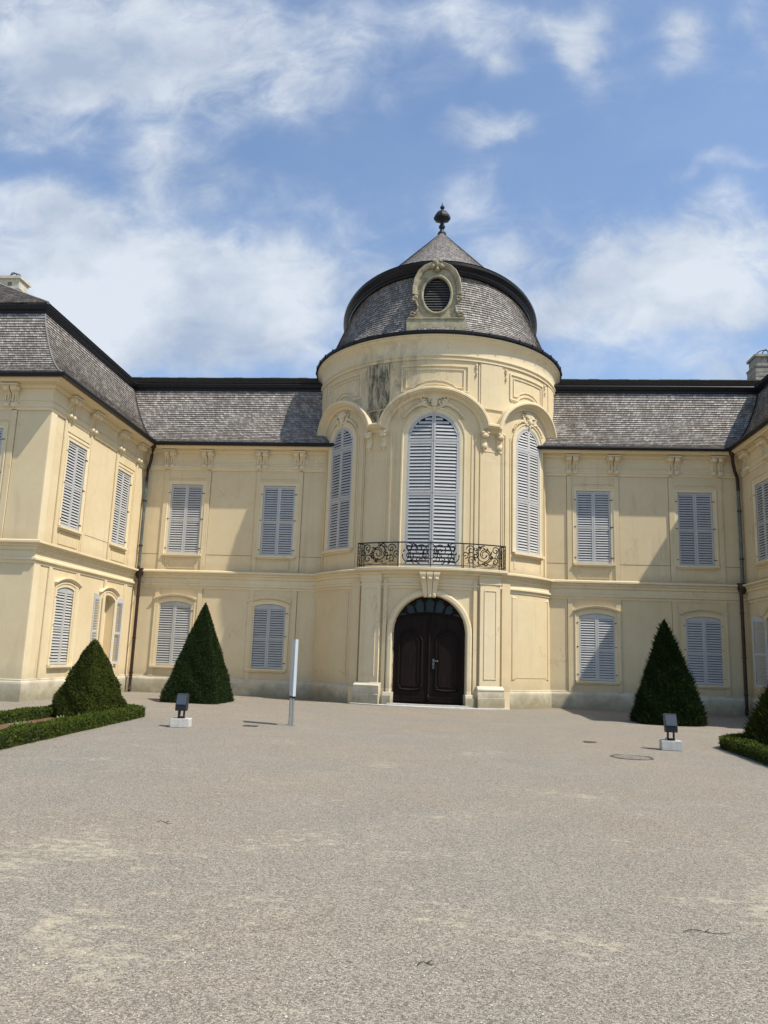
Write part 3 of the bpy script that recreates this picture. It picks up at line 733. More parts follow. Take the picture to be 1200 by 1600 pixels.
# ---- downspouts
def downspout(sg):
    X = XL if sg > 0 else XR
    b = MB(); f = lambda dx, dy, z: (X+sg*dx, YM-dy, z)
    b.tube([f(.42, .46, 9.66), f(.42, .46, 9.42), f(.40, .44, 9.22), f(.30, .30, 8.95), f(.17, .17, 8.72), f(.15, .15, 8.4), f(.15, .15, 8.2)], .065, 8)
    b.lathe(X+sg*.42, YM-.46, [(0.0, 9.5), (.09, 9.5), (.13, 9.66), (.13, 9.70), (0, 9.70)], 10)
    d = b.build('downspout', 'pipe_brown', ROOT, smooth=True)
    b = MB(); b.tube([f(.15, .15, 8.45), f(.15, .15, 4.75)], .058, 10); b.build('upper_pipe', 'pipe_verdigris', d, smooth=True)
    b = MB(); b.tube([f(.15, .15, 4.8), f(.17, .17, 4.66), f(.27, .27, 4.58), f(.27, .27, .5), f(.27, .27, .22), f(.33, .40, .10), f(.33, .45, .06)], .062, 10)
    b.lathe(X+sg*.22, YM-.22, [(0, 4.30), (.08, 4.32), (.15, 4.5), (.16, 4.72), (0, 4.72)], 10)
    b.build('lower_pipe', 'pipe_brown', d, smooth=True)
    for z, q in ((7.4, .15), (5.6, .15), (3.6, .27), (2.0, .27), (.7, .27)):
        b = MB(); b.tube([f(q, q, z), f(q, q, z+.05)], .08, 10); b.tube([f(q, q, z+.025), f(q-.15, .0, z+.025)], .012, 5)
        b.build('pipe_clamp', 'pipe_brown', d)
downspout(1); downspout(-1)

# ------------------------------------------------------------------ tower
D = lambda a, R=R1: rad(a)*R
tw = MB()
# upper drum: front part with window openings, plain back
cwW, cwZ = 2*D(11.2), (4.74, 10.40); sW, sZ = 2*D(8.2), (5.50, 10.25)
SA = 46.3
wall('tower_wall', TU, [(-D(75), 4.4), (D(75), 4.4), (D(75), 13.0), (-D(75), 13.0)],
     [arch_outline(-cwW/2, cwW/2, *cwZ, cwW/2, 18), arch_outline(-D(SA)-sW/2, -D(SA)+sW/2, *sZ, sW/2, 16), arch_outline(D(SA)-sW/2, D(SA)+sW/2, *sZ, sW/2, 16)],
     'stucco', ROOT, depth=.16, step=.22)
def oval(R, n=60, back=7.0):                       # round front, straight flanks, round back; outward is to the right of travel
    p = [(XT+R*math.sin(rad(a)), YT-R*math.cos(rad(a))) for a in np.linspace(-90, 90, n)]
    return p+[(XT+R*math.cos(rad(a)), YT+back+R*math.sin(rad(a))) for a in np.linspace(0, 180, n//2)]
tw.plan([q for q in oval(R1)[59-7:]]+oval(R1)[:8], [(0, 9.0), (0, 13.0)], close_prof=False); tw.build('tower_wall', 'stucco', ROOT, smooth=True)
# lower drum with the door opening
DW, DS = 1.28, 2.47
door_out = [(-DW, .10), (DW, .10)]+[(DW*math.cos(math.pi*i/20), DS+DW*1.02*math.sin(math.pi*i/20)) for i in range(21)]
wall('tower_base_wall', TG, [(-D(63, R0), 0), (D(63, R0), 0), (D(63, R0), 4.6), (-D(63, R0), 4.6)], [door_out], 'stucco', ROOT, depth=.42, step=.22)

def tall_window(uc, w, z0, z1, mids, sill):
    h = w/2; u0, u1 = uc-h, uc+h; zs = z1-h
    out = arch_outline(u0, u1, z0, z1, h, 18); b = MB()
    path = ([out[1]]+out[2:]+[out[0]])[::-1]
    b.sweep(TU, path, [(0, -.01), (0, .02), (.13, .03), (.15, .06), (.20, .06), (.21, -.01)])
    bb = [TU(u, z, -.15) for u, z in out]
    b.add(bb, [tuple(range(len(bb)))], 1)
    wn = b.build('window', ['stucco_trim', 'dark_opening'], ROOT)
    # outer blue-grey frame
    f = MB(); f.sweep(TU, path, [(-.045, -.06), (-.045, .012), (0, .012), (0, -.06)]); f.build('frame', SH, wn)
    if sill:
        s = MB(); s.box(TU, u0-.15, u1+.15, z0-.09, z0, -.1, .15); s.box(TU, u0-.11, u1+.11, z0-.15, z0-.09, -.02, .09)
        s.build('sill', 'stucco_trim', wn); s = MB()
        s.sweep(TU, [(u0-.08, z0-.62), (u1+.08, z0-.62), (u1+.08, z0-.24), (u0-.08, z0-.24)], [(0, -.004), (0, .018), (.035, .018), (.035, -.004)], closed=True)
        s.build('apron_panel', 'stucco_trim', wn)
    zz = [z0+.01]+list(mids)
    W = h-.045-.004
    for sgn in (-1, 1):
        def P(s, z, t, sgn=sgn):                   # each leaf is flat: chord across the curve
            a0 = (uc+sgn*.003)/R1; a1 = (uc+sgn*(h-.045))/R1
            p0 = Vector(TU(uc+sgn*.003, z, -.035)); p1 = Vector(TU(uc+sgn*(h-.045), z, -.035)); k = 1-s/W
            n = Vector((math.sin((a0+a1)/2), -math.cos((a0+a1)/2), 0))
            return p0.lerp(p1, k)+n*t
        for i in range(len(zz)):
            last = i == len(zz)-1
            za = zz[i]+.008; zb = (zz[i+1]-.008) if not last else z1
            if last: top = lambda s: z1-.045-(h-.045)+math.sqrt(max(0, (h-.045)**2-min((h-.045)-s, h-.045)**2))
            else: top = lambda s, zb=zb: zb
            if last: top = lambda s: max(zs, min(1e9, zs+math.sqrt(max(0, (h-.045)**2-((h-.045)-s)**2))))
            leaf_mesh(P, W, za, zb, top, n_sec=1, arc=last, pitch=.128 if uc == 0 else .106).build('shutter', SH, wn)
    return wn
tall_window(0, cwW, *cwZ, (7.42, 9.33), False)
tall_window(-D(SA), sW, *sZ, (7.44, 9.36), True)
tall_window(D(SA), sW, *sZ, (7.44, 9.36), True)

# arched hood cornice over the three windows
def hood_path():
    p = []; zi = 9.78
    def arc(c, hw, rise, z0): return [(D(c-hw*math.cos(math.pi*i/26)), z0+rise*math.sin(math.pi*i/26)) for i in range(27)]
    p += [(D(-66), zi-.12)]+arc(-47.2, 17.2, 1.24, zi-.06)[1:-1]+[(D(-30.2), zi-.02), (D(-30.2)+.001, zi)]
    p += [(D(-20.4), zi)]+arc(0, 20.3, 1.26, zi)[1:-1]+[(D(20.4), zi)]
    p += [(D(30.2), zi)]+arc(47.2, 17.2, 1.24, zi-.06)[1:-1]+[(D(66), zi-.12)]
    q = [p[0]]
    for a in p[1:]:
        if (Vector(a)-Vector(q[-1])).length > .03: q.append(a)
    return q
b = MB(); b.sweep(TU, hood_path(), [(-.03, -.01), (-.03, .05), (.02, .09), (.05, .10), (.08, .17), (.12, .26), (.16, .27), (.17, .33), (.24, .33), (.27, .30), (.27, -.01)])
b.build('arched_cornice', 'stucco_trim', ROOT)
# wall strips between the windows, impost brackets
def bld(b, name='wall_strip', mat='stucco'): b.build(name, mat, ROOT)
for c in (-25.3, 25.3):
    b = MB(); b.sweep(TU, [(D(c-5.3), 4.95), (D(c+5.3), 4.95), (D(c+5.3), 9.10), (D(c-5.3), 9.10)], [(0, -.004), (0, .03), (.04, .03), (.04, -.004)], closed=True); bld(b, 'wall_panel')
    for e in (-7.1, 7.1): b = MB(); b.box(TU, D(c+e)-.035, D(c+e)+.035, 4.7, 9.75, -.004, .035); bld(b)
for c in (-59, 59): b = MB(); b.box(TU, D(c)-.04, D(c)+.04, 4.7, 9.6, -.004, .04); bld(b)
for sg in (-1, 1):
    b = MB(); b.box(TU, D(sg*34.9)-.02, D(sg*34.9)+.02, 4.7, 9.72, -.004, .025); bld(b)
    b = MB(); b.box(TU, D(sg*16.4)-.02, D(sg*16.4)+.02, 4.7, 9.6, -.004, .022); bld(b)
    for a in (31.0, 60.2): seam(TU, D(sg*a)-.009, D(sg*a)+.009, 4.72, 9.70)
def drop_bracket(uc, zt):
    b = MB(); w = .11
    b.prof(TU, [(0, zt-.60), (.05, zt-.58), (.09, zt-.50), (.08, zt-.42), (.05, zt-.34), (.07, zt-.24), (.15, zt-.14), (.20, zt-.05), (.20, zt), (0, zt)], uc-w, uc+w)
    b.blob(TU, uc, zt-.13, .17, w*1.25, .10, .08); b.blob(TU, uc, zt-.50, .08, w*.9, .10, .06)
    b.blob(TU, uc-.09, zt-.04, .17, .07, .06, .08); b.blob(TU, uc+.09, zt-.04, .17, .07, .06, .08)
    b.blob(TU, uc, zt-.30, .07, .05, .10, .05); b.blob(TU, uc, zt-.62, .04, .05, .07, .04)
    b.build('impost_bracket', 'stucco_trim', ROOT, smooth=True)
for a in (-28.8, -21.6, 21.6, 28.8, -63.2, 63.2): drop_bracket(D(a), 9.75)
# upper relief panels and the plain panels
def relief(c, hw):
    b = MB(); lo, hi = 11.30, 12.22
    def ring(k, e, z1, zb):
        return [(D(c-hw)+e, zb+e), (D(c-hw*.62), zb+e), (D(c-hw*.50), zb+e+.13), (D(c-hw*.25), zb+e+.24), (D(c), zb+e+.27), (D(c+hw*.25), zb+e+.24), (D(c+hw*.50), zb+e+.13), (D(c+hw*.62), zb+e), (D(c+hw)-e, zb+e), (D(c+hw)-e, z1-e), (D(c+hw*.5), z1-e), (D(c), z1-e), (D(c-hw*.5), z1-e), (D(c-hw)+e, z1-e)]
    b.sweep(TU, ring(0, 0, hi, lo-.10), [(0, -.004), (0, .045), (.05, .045), (.05, -.004)], closed=True)
    b.sweep(TU, ring(0, .17, hi+.02, lo-.12), [(0, -.004), (0, .035), (.03, .035), (.03, -.004)], closed=True)
    for sg in (-1, 1):
        for i in range(4): b.blob(TU, D(c)+sg*(D(hw)-.06-i*.07), lo-.14, .02, .03, .04, .03, n=5, m=4)
    b.build('relief_frame', 'stucco_trim', ROOT)
relief(0, 14.6); relief(-46, 11.6); relief(46, 11.6)
for a in (-18, 18, -32.3, 32.3, -59.5, 59.5):
    b = MB()
    for dz, r in ((0, .07), (.11, .05), (.30, .045), (.40, .03)): b.blob(TU, D(a), 12.28-dz, .03, r*.8, r, .05, n=6, m=4)
    b.box(TU, D(a)-.012, D(a)+.012, 11.85, 12.3, -.003, .025)
    b.build('pendant_ornament', 'stucco_trim', ROOT, smooth=True)
for a in (-25.2, 25.2, -69, 69):
    b = MB(); b.box(TU, D(a-5.2), D(a+5.2), 10.72, 12.40, -.004, .028); b.box(TU, D(a-5.6), D(a+5.6), 10.66, 10.715, -.004, .05)
    b.build('wall_panel', 'stained_plaster' if a == -25.2 else 'stucco', ROOT)
b = MB(); b.box(TU, D(-30), D(-20.5), 10.08, 10.60, -.004, .006); b.build('wall_panel', 'stained_plaster', ROOT)
# shell cartouches with garlands
def cartouche(uc, z, s, arch):
    b = MB()
    for i in range(7):
        a = rad(90+(i-3)*19); b.blob(TU, uc+math.cos(a)*.17*s, z+.02+math.sin(a)*.17*s, .06, .045*s, .16*s, .055, rot=a-math.pi/2, n=6, m=5)
    b.blob(TU, uc, z-.04*s, .06, .10*s, .13*s, .08); b.blob(TU, uc, z-.22*s, .05, .05*s, .10*s, .05)
    for sg in (-1, 1):
        def spir(cx, cz, r, t0, t1, n=16): return [TU(cx+sg*r*(1-.7*i/n)*math.cos(t0+(t1-t0)*i/n), cz+r*(1-.7*i/n)*math.sin(t0+(t1-t0)*i/n), .06) for i in range(n+1)]
        b.tube(spir(uc+sg*.24*s, z+.18*s, .13*s, rad(200), rad(-240)), .026*s, 5)
        b.tube(spir(uc+sg*.26*s, z-.02*s, .15*s, rad(120), rad(480)), .026*s, 5)
        b.tube([TU(uc+sg*(.10+.30*t)*s, z-.18*s+.35*t*t*s, .05) for t in np.linspace(0, 1, 7)], .03*s, 5)
        for i in range(int(arch[2])):
            t = i/(arch[2]-1); a = rad(90)-sg*(rad(16)+rad(arch[3])*t)
            cu, cz = uc+arch[0]*math.cos(a), arch[1]+arch[0]*math.sin(a)*.98
            rr = (.075-.03*t)*s
            b.blob(TU, cu, cz, .04, rr*1.2, rr*.8, .05, rot=a-math.pi/2+random.uniform(-.5, .5), n=6, m=4)
            b.blob(TU, cu+random.uniform(-.05, .05), cz+random.uniform(-.05, .05), .05, rr*.6, rr*.5, .045, n=5, m=4)
    b.build('cartouche', 'stucco_trim', ROOT, smooth=True)
cartouche(0, 10.82, 1.35, (1.30, 9.53, 10, 40)); cartouche(-D(SA), 10.56, 1.05, (.98, 9.60, 8, 42)); cartouche(D(SA), 10.56, 1.05, (.98, 9.60, 8, 42))

# tower cornice, gutter, dome, rim, cone
b = MB()
b.plan(oval(R1, 90), [(-.02, 12.42), (.05, 12.42), (.05, 12.47), (.025, 12.49), (.025, 12.54), (.08, 12.57), (.08, 12.61), (.02, 12.64), (.02, 12.78),
    (.03, 12.92), (.07, 13.05), (.13, 13.15), (.19, 13.20), (.20, 13.26), (.25, 13.29), (.25, 13.36), (-.1, 13.38)], closed=True)
b.build('tower_cornice', 'stucco_trim', ROOT, smooth=True)
def low(a):                                        # eaves curve
    return (5.10*math.sin(a), YT-5.10*math.cos(a)) if math.cos(a) >= 0 else (5.10*math.sin(a), YT-(5.10+7.0)*math.cos(a))
YO = 34.48
def high(a, k=0.): return ((4.42-k)*math.sin(a), YO-(7.0-k)*math.cos(a))   # rim curve, a longer oval
def ring_loft(b, prof, n=128, uvs=None, base=lambda a: low(a), top=lambda a: high(a, .40)):
    """prof: (share of the way from base curve to top curve, z, outward lift)"""
    k = len(prof); vs = []; per = [0]
    for i in range(n):
        a = 2*math.pi*i/n; p, q = Vector(base(a)), Vector(top(a)); e = 1e-3
        tg = (Vector(base(a+e))-Vector(base(a-e))).normalized(); nm = Vector((tg.y, -tg.x))
        for g, z, l in prof: w = p.lerp(q, g)+nm*l; vs.append((XT+w.x, w.y, z))
        per.append(per[-1]+(Vector(base(2*math.pi*(i+1)/n))-p).length*.92)
    fs = []
    for i in range(n):
        j = (i+1) % n
        for r in range(k-1):
            if uvs: b.uv[len(b.f)+len(fs)] = [(per[i], uvs[r][0]), (per[i+1], uvs[r][0]), (per[i+1], uvs[r][1]), (per[i], uvs[r][1])]
            fs.append((i*k+r, j*k+r, j*k+r+1, i*k+r+1))
    b.add(vs, fs)
def rows_of(pr, rows, lift):                       # shingle courses along a (share, z) curve
    P = [Vector(p) for p in pr]; L = [0]
    for i in range(1, len(P)): L.append(L[-1]+math.hypot((P[i].x-P[i-1].x)*1.2, P[i].y-P[i-1].y))
    def at(t):
        t *= L[-1]
        for i in range(1, len(P)):
            if t <= L[i]+1e-9: return P[i-1].lerp(P[i], (t-L[i-1])/(L[i]-L[i-1]))
        return P[-1]
    out, uv = [], []
    for r in range(rows):
        a, c = at(r/rows), at((r+1)/rows); out += [(a.x, a.y, lift), (c.x, c.y, .002)]; uv += [(r+.02, r+.98), (r+.99, r+1.0)]
    return out, uv
pr, uv = rows_of([(0, 13.46), (.14, 13.62), (.27, 13.85), (.40, 14.20), (.51, 14.60), (.62, 15.0), (.73, 15.38), (.85, 15.75), (1.0, 16.12)], 26, .036)
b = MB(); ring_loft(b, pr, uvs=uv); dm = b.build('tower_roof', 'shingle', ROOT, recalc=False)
b = MB(); b.plan(oval(R1, 90), [(.12, 13.375), (.26, 13.33), (.315, 13.38), (.325, 13.46), (.28, 13.49), (.18, 13.47)], closed=True)
for i in range(-13, 14):
    a = rad(i*7.4); b.box(Map('cyl', 5.2), a*5.2-.014, a*5.2+.014, 13.35, 13.50, -.05, .04, n=1)
b.build('gutter', 'black_metal', dm, smooth=True)
b = MB(); hp = [(XT+x, y) for x, y in (high(a) for a in np.linspace(-math.pi, math.pi, 128, endpoint=False))]
b.plan(hp, [(-.55, 16.06), (-.22, 16.04), (-.19, 16.10), (-.14, 16.12), (-.14, 16.18), (-.06, 16.24), (0, 16.32), (0, 16.42), (-.05, 16.46), (-.5, 16.55)], closed=True)
b.build('roof_rim', 'black_metal', dm, smooth=True)
ZA = 21.62
pr, uv = rows_of([(0, 16.49), (.075, 16.60), (.12, 16.78), (.5, 18.90), (.965, ZA-.12)], 44, .02)
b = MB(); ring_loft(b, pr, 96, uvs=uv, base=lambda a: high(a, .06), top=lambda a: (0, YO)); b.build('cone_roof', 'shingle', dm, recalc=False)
b = MB(); fk = 1.10
b.lathe(XT, YO, [(r*fk, ZA-.24+(z-20.15)*fk*.99) for r, z in [(0, 20.15), (.17, 20.18), (.19, 20.36), (.17, 20.42), (.10, 20.45), (.075, 20.58), (.12, 20.62), (.145, 20.69), (.12, 20.76), (.075, 20.80), (.085, 20.92), (.20, 21.0), (.36, 21.06), (.37, 21.14), (.31, 21.28), (.20, 21.40), (.10, 21.46), (.06, 21.50), (.045, 21.54), (.09, 21.58), (.105, 21.64), (.07, 21.70), (.03, 21.74), (.012, 21.86), (0, 21.88)]], 8)
b.build('finial', 'lead', dm)

# oval dormer
def dormer():
    YD = YT-4.93; M = xy(XT, YD); cz = 14.96; ro = (.50, .70)
    half = [(1.03, 13.50), (1.03, 13.98), (.90, 14.02), (.80, 14.10), (.72, 14.30), (.68, 14.50), (.70, 14.66), (.82, 14.78), (.86, 14.95), (.86, 15.25), (.80, 15.58), (.66, 15.88), (.46, 16.07), (.22, 16.17)]
    out = [(u, z) for u, z in half]+[(-u, z) for u, z in half[::-1]]
    hole = [(ro[0]*math.cos(2*math.pi*i/32), cz+ro[1]*math.sin(2*math.pi*i/32)) for i in range(32)]
    o = wall('dormer', M, out, [hole], 'dormer_stone', dm, depth=.22)
    b = MB(); n = len(out); dpt = 1.3                     # side faces reach back into the dome
    vs = [M(u, z, 0) for u, z in out]+[M(u, z, -dpt) for u, z in out]
    b.add(vs, [(i, (i+1) % n, n+(i+1) % n, n+i) for i in range(n)])
    ov = lambda k: [((ro[0]+k)*math.cos(2*math.pi*i/32), cz+(ro[1]+k)*math.sin(2*math.pi*i/32)) for i in range(32)]
    b.sweep(M, ov(.0)[::-1], [(0, -.02), (0, .05), (.05, .07), (.10, .05), (.11, -.02)], closed=True)
    # raised hood band along the top and shoulders, volutes, base blocks
    top = [(-.86, 14.95), (-.86, 15.25), (-.80, 15.58), (-.66, 15.88), (-.46, 16.07), (-.22, 16.17), (0, 16.19), (.22, 16.17), (.46, 16.07), (.66, 15.88), (.80, 15.58), (.86, 15.25), (.86, 14.95)]
    b.sweep(M, top, [(-.13, -.01), (-.13, .06), (-.05, .12), (.03, .14), (.06, .10), (.06, -.4), (-.13, -.4)])
    b.box(M, -1.10, 1.10, 13.45, 13.98, -.5, .06); b.box(M, -1.06, 1.06, 13.98, 14.04, -.4, .09)
    for sg in (-1, 1):
        b.tube([M(sg*(.83+.10*(1-.6*i/14)*math.cos(rad(90)+i*.55)*sg*sg), 14.80+.10*(1-.6*i/14)*math.sin(rad(90)+i*.55), .07) for i in range(15)], .045, 6)
        b.tube([M(sg*(.90-.10*(1-.6*i/14)*math.cos(rad(-60)+i*.5)), 14.16+.09*(1-.6*i/14)*math.sin(rad(-60)+i*.5), .07) for i in range(15)], .04, 6)
        b.tube([M(sg*u, z, .04) for u, z in ((.78, 14.70), (.70, 14.5), (.72, 14.3), (.82, 14.18))], .04, 6)
    for u, z, r in ((0, 16.13, .15), (-.16, 16.05, .10), (.16, 16.05, .10), (0, 15.93, .09), (-.10, 16.24, .08), (.10, 16.24, .08)):
        b.blob(M, u, z, .12, r, r, .12)
    b.build('frame', 'dormer_stone', o)
    k = MB(); k.add([M(u, z, -.21) for u, z in hole], [tuple(range(32))], 0)
    for i in range(13):
        z = cz-ro[1]+.05+i*(2*ro[1]-.08)/13; h = ro[0]*math.sqrt(max(0, 1-((z+.03-cz)/ro[1])**2))-.01
        if h > .08: k.prof(M, [(-.19, z+.085), (-.18, z+.085), (-.07, z+.025), (-.06, z), (-.08, z-.004)], -h, h)
    k.build('louvre', 'louvre_grey', o)
    f = MB(); f.sweep(M, ov(-.03)[::-1], [(0, -.2), (0, -.08), (.03, -.08), (.03, -.2)], closed=True); f.build('louvre_frame', 'black_metal', o)
dormer()

# ---- tower ground floor: panels, pilasters, door, balcony
def panel(c0, c1):
    b = MB(); a, c = D(c0, R0), D(c1, R0)
    b.sweep(TG, [(a, 1.0), (c, 1.0), (c, 3.86), (a, 3.86)], [(-.03, -.004), (-.03, .02), (.0, .035), (.035, .035), (.05, -.004)], closed=True)
    b.box(TG, a+.05, c-.05, 1.05, 3.81, -.004, .012)
    b.build('wall_panel', 'stucco', ROOT)
panel(-59.5, -36.5); panel(35.5, 59.5)
def pilaster(c, w=.74):
    u = D(c, R0); b = MB(); M = TG; d0 = .17
    b.box(M, u-w/2, u+w/2, .72, 4.22, -.02, d0)
    b.sweep(M, [(u-w/2+.14, .98), (u+w/2-.14, .98), (u+w/2-.14, 4.02), (u-w/2+.14, 4.02)], [(0, d0-.01), (0, d0+.022), (.03, d0+.022), (.03, d0-.01)], closed=True)
    b.prof(M, [(0, 4.22), (d0+.04, 4.22), (d0+.04, 4.27), (d0+.02, 4.29), (d0+.02, 4.44), (d0+.10, 4.50), (d0+.10, 4.55), (0, 4.55)], u-w/2-.03, u+w/2+.03)
    b.build('pilaster', 'stucco_trim', ROOT)
    b = MB()
    b.prof(M, [(0, 0), (d0+.16, 0), (d0+.16, .36), (d0+.13, .37), (d0+.13, .60), (d0+.15, .62), (d0+.15, .66), (d0+.08, .70), (d0+.03, .76), (0, .76)], u-w/2-.10, u+w/2+.10)
    b.build('pilaster_base', 'plinth_stone', ROOT)
pilaster(-23.9); pilaster(23.9)
for sg in (-1, 1):
    for (a, c, dd) in ((18.6, 17.2, .10), (33.5, 29.6, .09)):
        u0, u1 = sorted((D(sg*a, R0), D(sg*c, R0))); b = MB(); b.box(TG, u0, u1, .0, 4.30, -.01, dd); b.build('portal_strip', 'stucco', ROOT)
b = MB(); b.sweep(TG, [(-D(16.6, R0), 4.16), (D(16.6, R0), 4.16)], [(0, -.004), (0, .03), (.06, .05), (.06, -.004)])
b.build('portal_moulding', 'stucco', ROOT)
jam = [(-DW, .1)]+[(DW*math.cos(math.pi-math.pi*i/24), DS+DW*1.02*math.sin(math.pi*i/24)) for i in range(25)]+[(DW, .1)]
b = MB(); b.sweep(TG, jam, [(0, -.40), (0, .07), (.03, .10), (.13, .11), (.15, .08), (.19, .07), (.19, -.01)])
ps = b.build('door_arch', 'stucco_trim', ROOT, smooth=True)
for sg in (-1, 1):
    b = MB(); u0, u1 = sorted((sg*(DW-.04), sg*(DW+.24))); b.prof(TG, [(-.38, 0), (.20, 0), (.20, .34), (.15, .44), (.12, .46), (-.38, .46)], u0, u1)
    b.build('door_plinth', 'plinth_stone', ps)
# keystone corbel
b = MB(); zt, zb = 4.55, 3.70
for i in range(3):
    w0 = .34; k0 = -w0+2*w0*i/3; k1 = k0+2*w0/3-.02; n = 9
    P0 = [(.12, zb-.0), (.17, zb+.1), (.22, zb+.28), (.29, zb+.5), (.38, zt-.20), (.42, zt-.09), (.42, zt), (0, zt), (0, zb)]
    vs = []
    for (d, z) in P0:
        t = .62+.38*(z-zb)/(zt-zb); vs += [TG(k0*t, z, d), TG(k1*t, z, d)]
    m = len(P0); b.add(vs, [tuple(2*j for j in range(m)), tuple(2*j+1 for j in range(m))[::-1]]+[(2*j, 2*j+1, 2*((j+1) % m)+1, 2*((j+1) % m)) for j in range(m)])
    b.blob(TG, (k0+k1)/2*.95, zt-.22, .35, .09, .07, .07); b.blob(TG, (k0+k1)/2*.66, zb+.08, .14, .06, .10, .06)
b.build('keystone', 'stucco_trim', ps)
# wooden door
def door():
    M = Map('front', YT-R0+.30); M2 = lambda u, z, d: M(u+XT, z, d)
    root = MB(); root.box(M2, -DW-.1, DW+.1, .0, .10, -.1, .45)
    dr = root.build('entrance_door', 'concrete', ROOT)
    trz = lambda u: 3.16-.24*(u/DW)**2
    for sg in (-1, 1):
        b = MB(); n = 8
        pts = [(sg*.012, .12), (sg*(DW+.02), .12)]+[(sg*(DW+.02-(DW+.008)*i/n), trz(DW-(DW)*i/n)) for i in range(n+1)]
        b.poly(M2, pts if sg > 0 else pts[::-1], -.06, 0)
        # raised field mouldings with a shaped top, lower plank rail
        c = sg*.64; hw = .43
        loop = [(c-hw, .62), (c-hw+.10, .52), (c+hw-.10, .52), (c+hw, .62), (c+hw, 2.25), (c+hw-.14, 2.52), (c, 2.66), (c-hw+.14, 2.52), (c-hw, 2.25)]
        b.sweep(M2, loop, [(0, -.005), (0, .03), (.035, .055), (.07, .03), (.08, -.005)], closed=True)
        b.sweep(M2, [(c+(x-c)*.72, 1.5+(z-1.5)*.86) for x, z in loop], [(0, -.005), (0, .025), (.04, .03), (.05, -.005)], closed=True)
        for zz in (.16, .28, .40): b.box(M2, min(sg*.06, sg*DW), max(sg*.06, sg*DW), zz, zz+.10, -.005, .018)
        b.tube([M2(c+sg*.0+(-.36+.72*t), .60-.05*math.sin(t*math.pi), .05) for t in np.linspace(0, 1, 9)], .025, 5)
        for e in (-1, 1): b.tube([M2(c+e*(.36+.0)+e*.07*(1-i*.05)*math.cos(i*.6), .62+.07*(1-i*.05)*math.sin(i*.6), .05) for i in range(12)], .02, 5)
        b.build('door_leaf', 'door_wood', dr)
    b = MB(); b.tube([M2(0, z, .02) for z in (.12, 1., 2., 3.1)], .05, 6)
    b.blob(M2, 0, .30, .06, .07, .12, .05); b.build('astragal', 'door_wood', dr, smooth=True)
    b = MB()
    b.box(M2, .13, .20, 1.28, 1.62, 0, .015); b.tube([M2(.165, 1.55, .01), M2(.165, 1.55, .07), M2(.30, 1.54, .075)], .016, 6)
    b.blob(M2, .165, 1.55, .05, .03, .03, .03); b.blob(M2, .30, 1.54, .075, .03, .03, .03); b.blob(M2, .165, 1.36, .02, .02, .03, .02)
    b.build('door_handle', 'pipe_verdigris', dr, smooth=True)
    # fanlight: curved transom, glass, radiating oval tracery
    b = MB(); n = 12
    b.sweep(M2, [(-DW+2*DW*i/n, trz(-DW+2*DW*i/n)) for i in range(n+1)], [(-.05, -.05), (-.05, .03), (0, .07), (.05, .03), (.05, -.05)])
    b.sweep(M2, [(DW*math.cos(math.pi*(1-i/20)), DS+DW*1.02*math.sin(math.pi*(1-i/20))) for i in range(21)], [(-.07, -.05), (-.07, .02), (0, .02), (0, -.05)])
    for i in range(8):
        a = rad(22+136*i/7); p0 = (.93*math.cos(a), 2.32+.93*math.sin(a)); p1 = (1.24*math.cos(a), DS+1.26*math.sin(a))
        p0 = (p0[0], max(p0[1], trz(p0[0])))
        b.tube([M2(p0[0]+(p1[0]-p0[0])*t, p0[1]+(p1[1]-p0[1])*t, .0) for t in (0, .5, 1)], .035, 5)
        b.blob(M2, p1[0]*.95, DS+(p1[1]-DS)*.95, .0, .12, .09, .03, rot=a-math.pi/2, n=8)
    fl = b.build('fanlight', 'door_wood', dr)
    b = MB(); pts = [(-DW+2*DW*i/n, trz(-DW+2*DW*i/n)) for i in range(n+1)]+[(DW*math.cos(math.pi*i/20), DS+DW*1.02*math.sin(math.pi*i/20)) for i in range(2, 19)]
    b.add([M2(u, z, -.03) for u, z in pts], [tuple(range(len(pts)))]); b.build('fanlight_glass', 'fan_glass', dr)
    k = MB(); k.box(M2, -1.5, 1.5, 0, 4.0, -.12, -.08); k.build('door_backing', 'dark_opening', dr)
door()
# threshold slab
b = MB(); b.plan([(XT+(R0+.1)*math.sin(rad(a)), YT-(R0+.1)*math.cos(rad(a))) for a in np.linspace(-30, 31, 20)], [(-.9, 0), (.30, 0), (.30, .035), (.28, .045), (-.9, .07)])
b.build('threshold', 'concrete', ROOT)

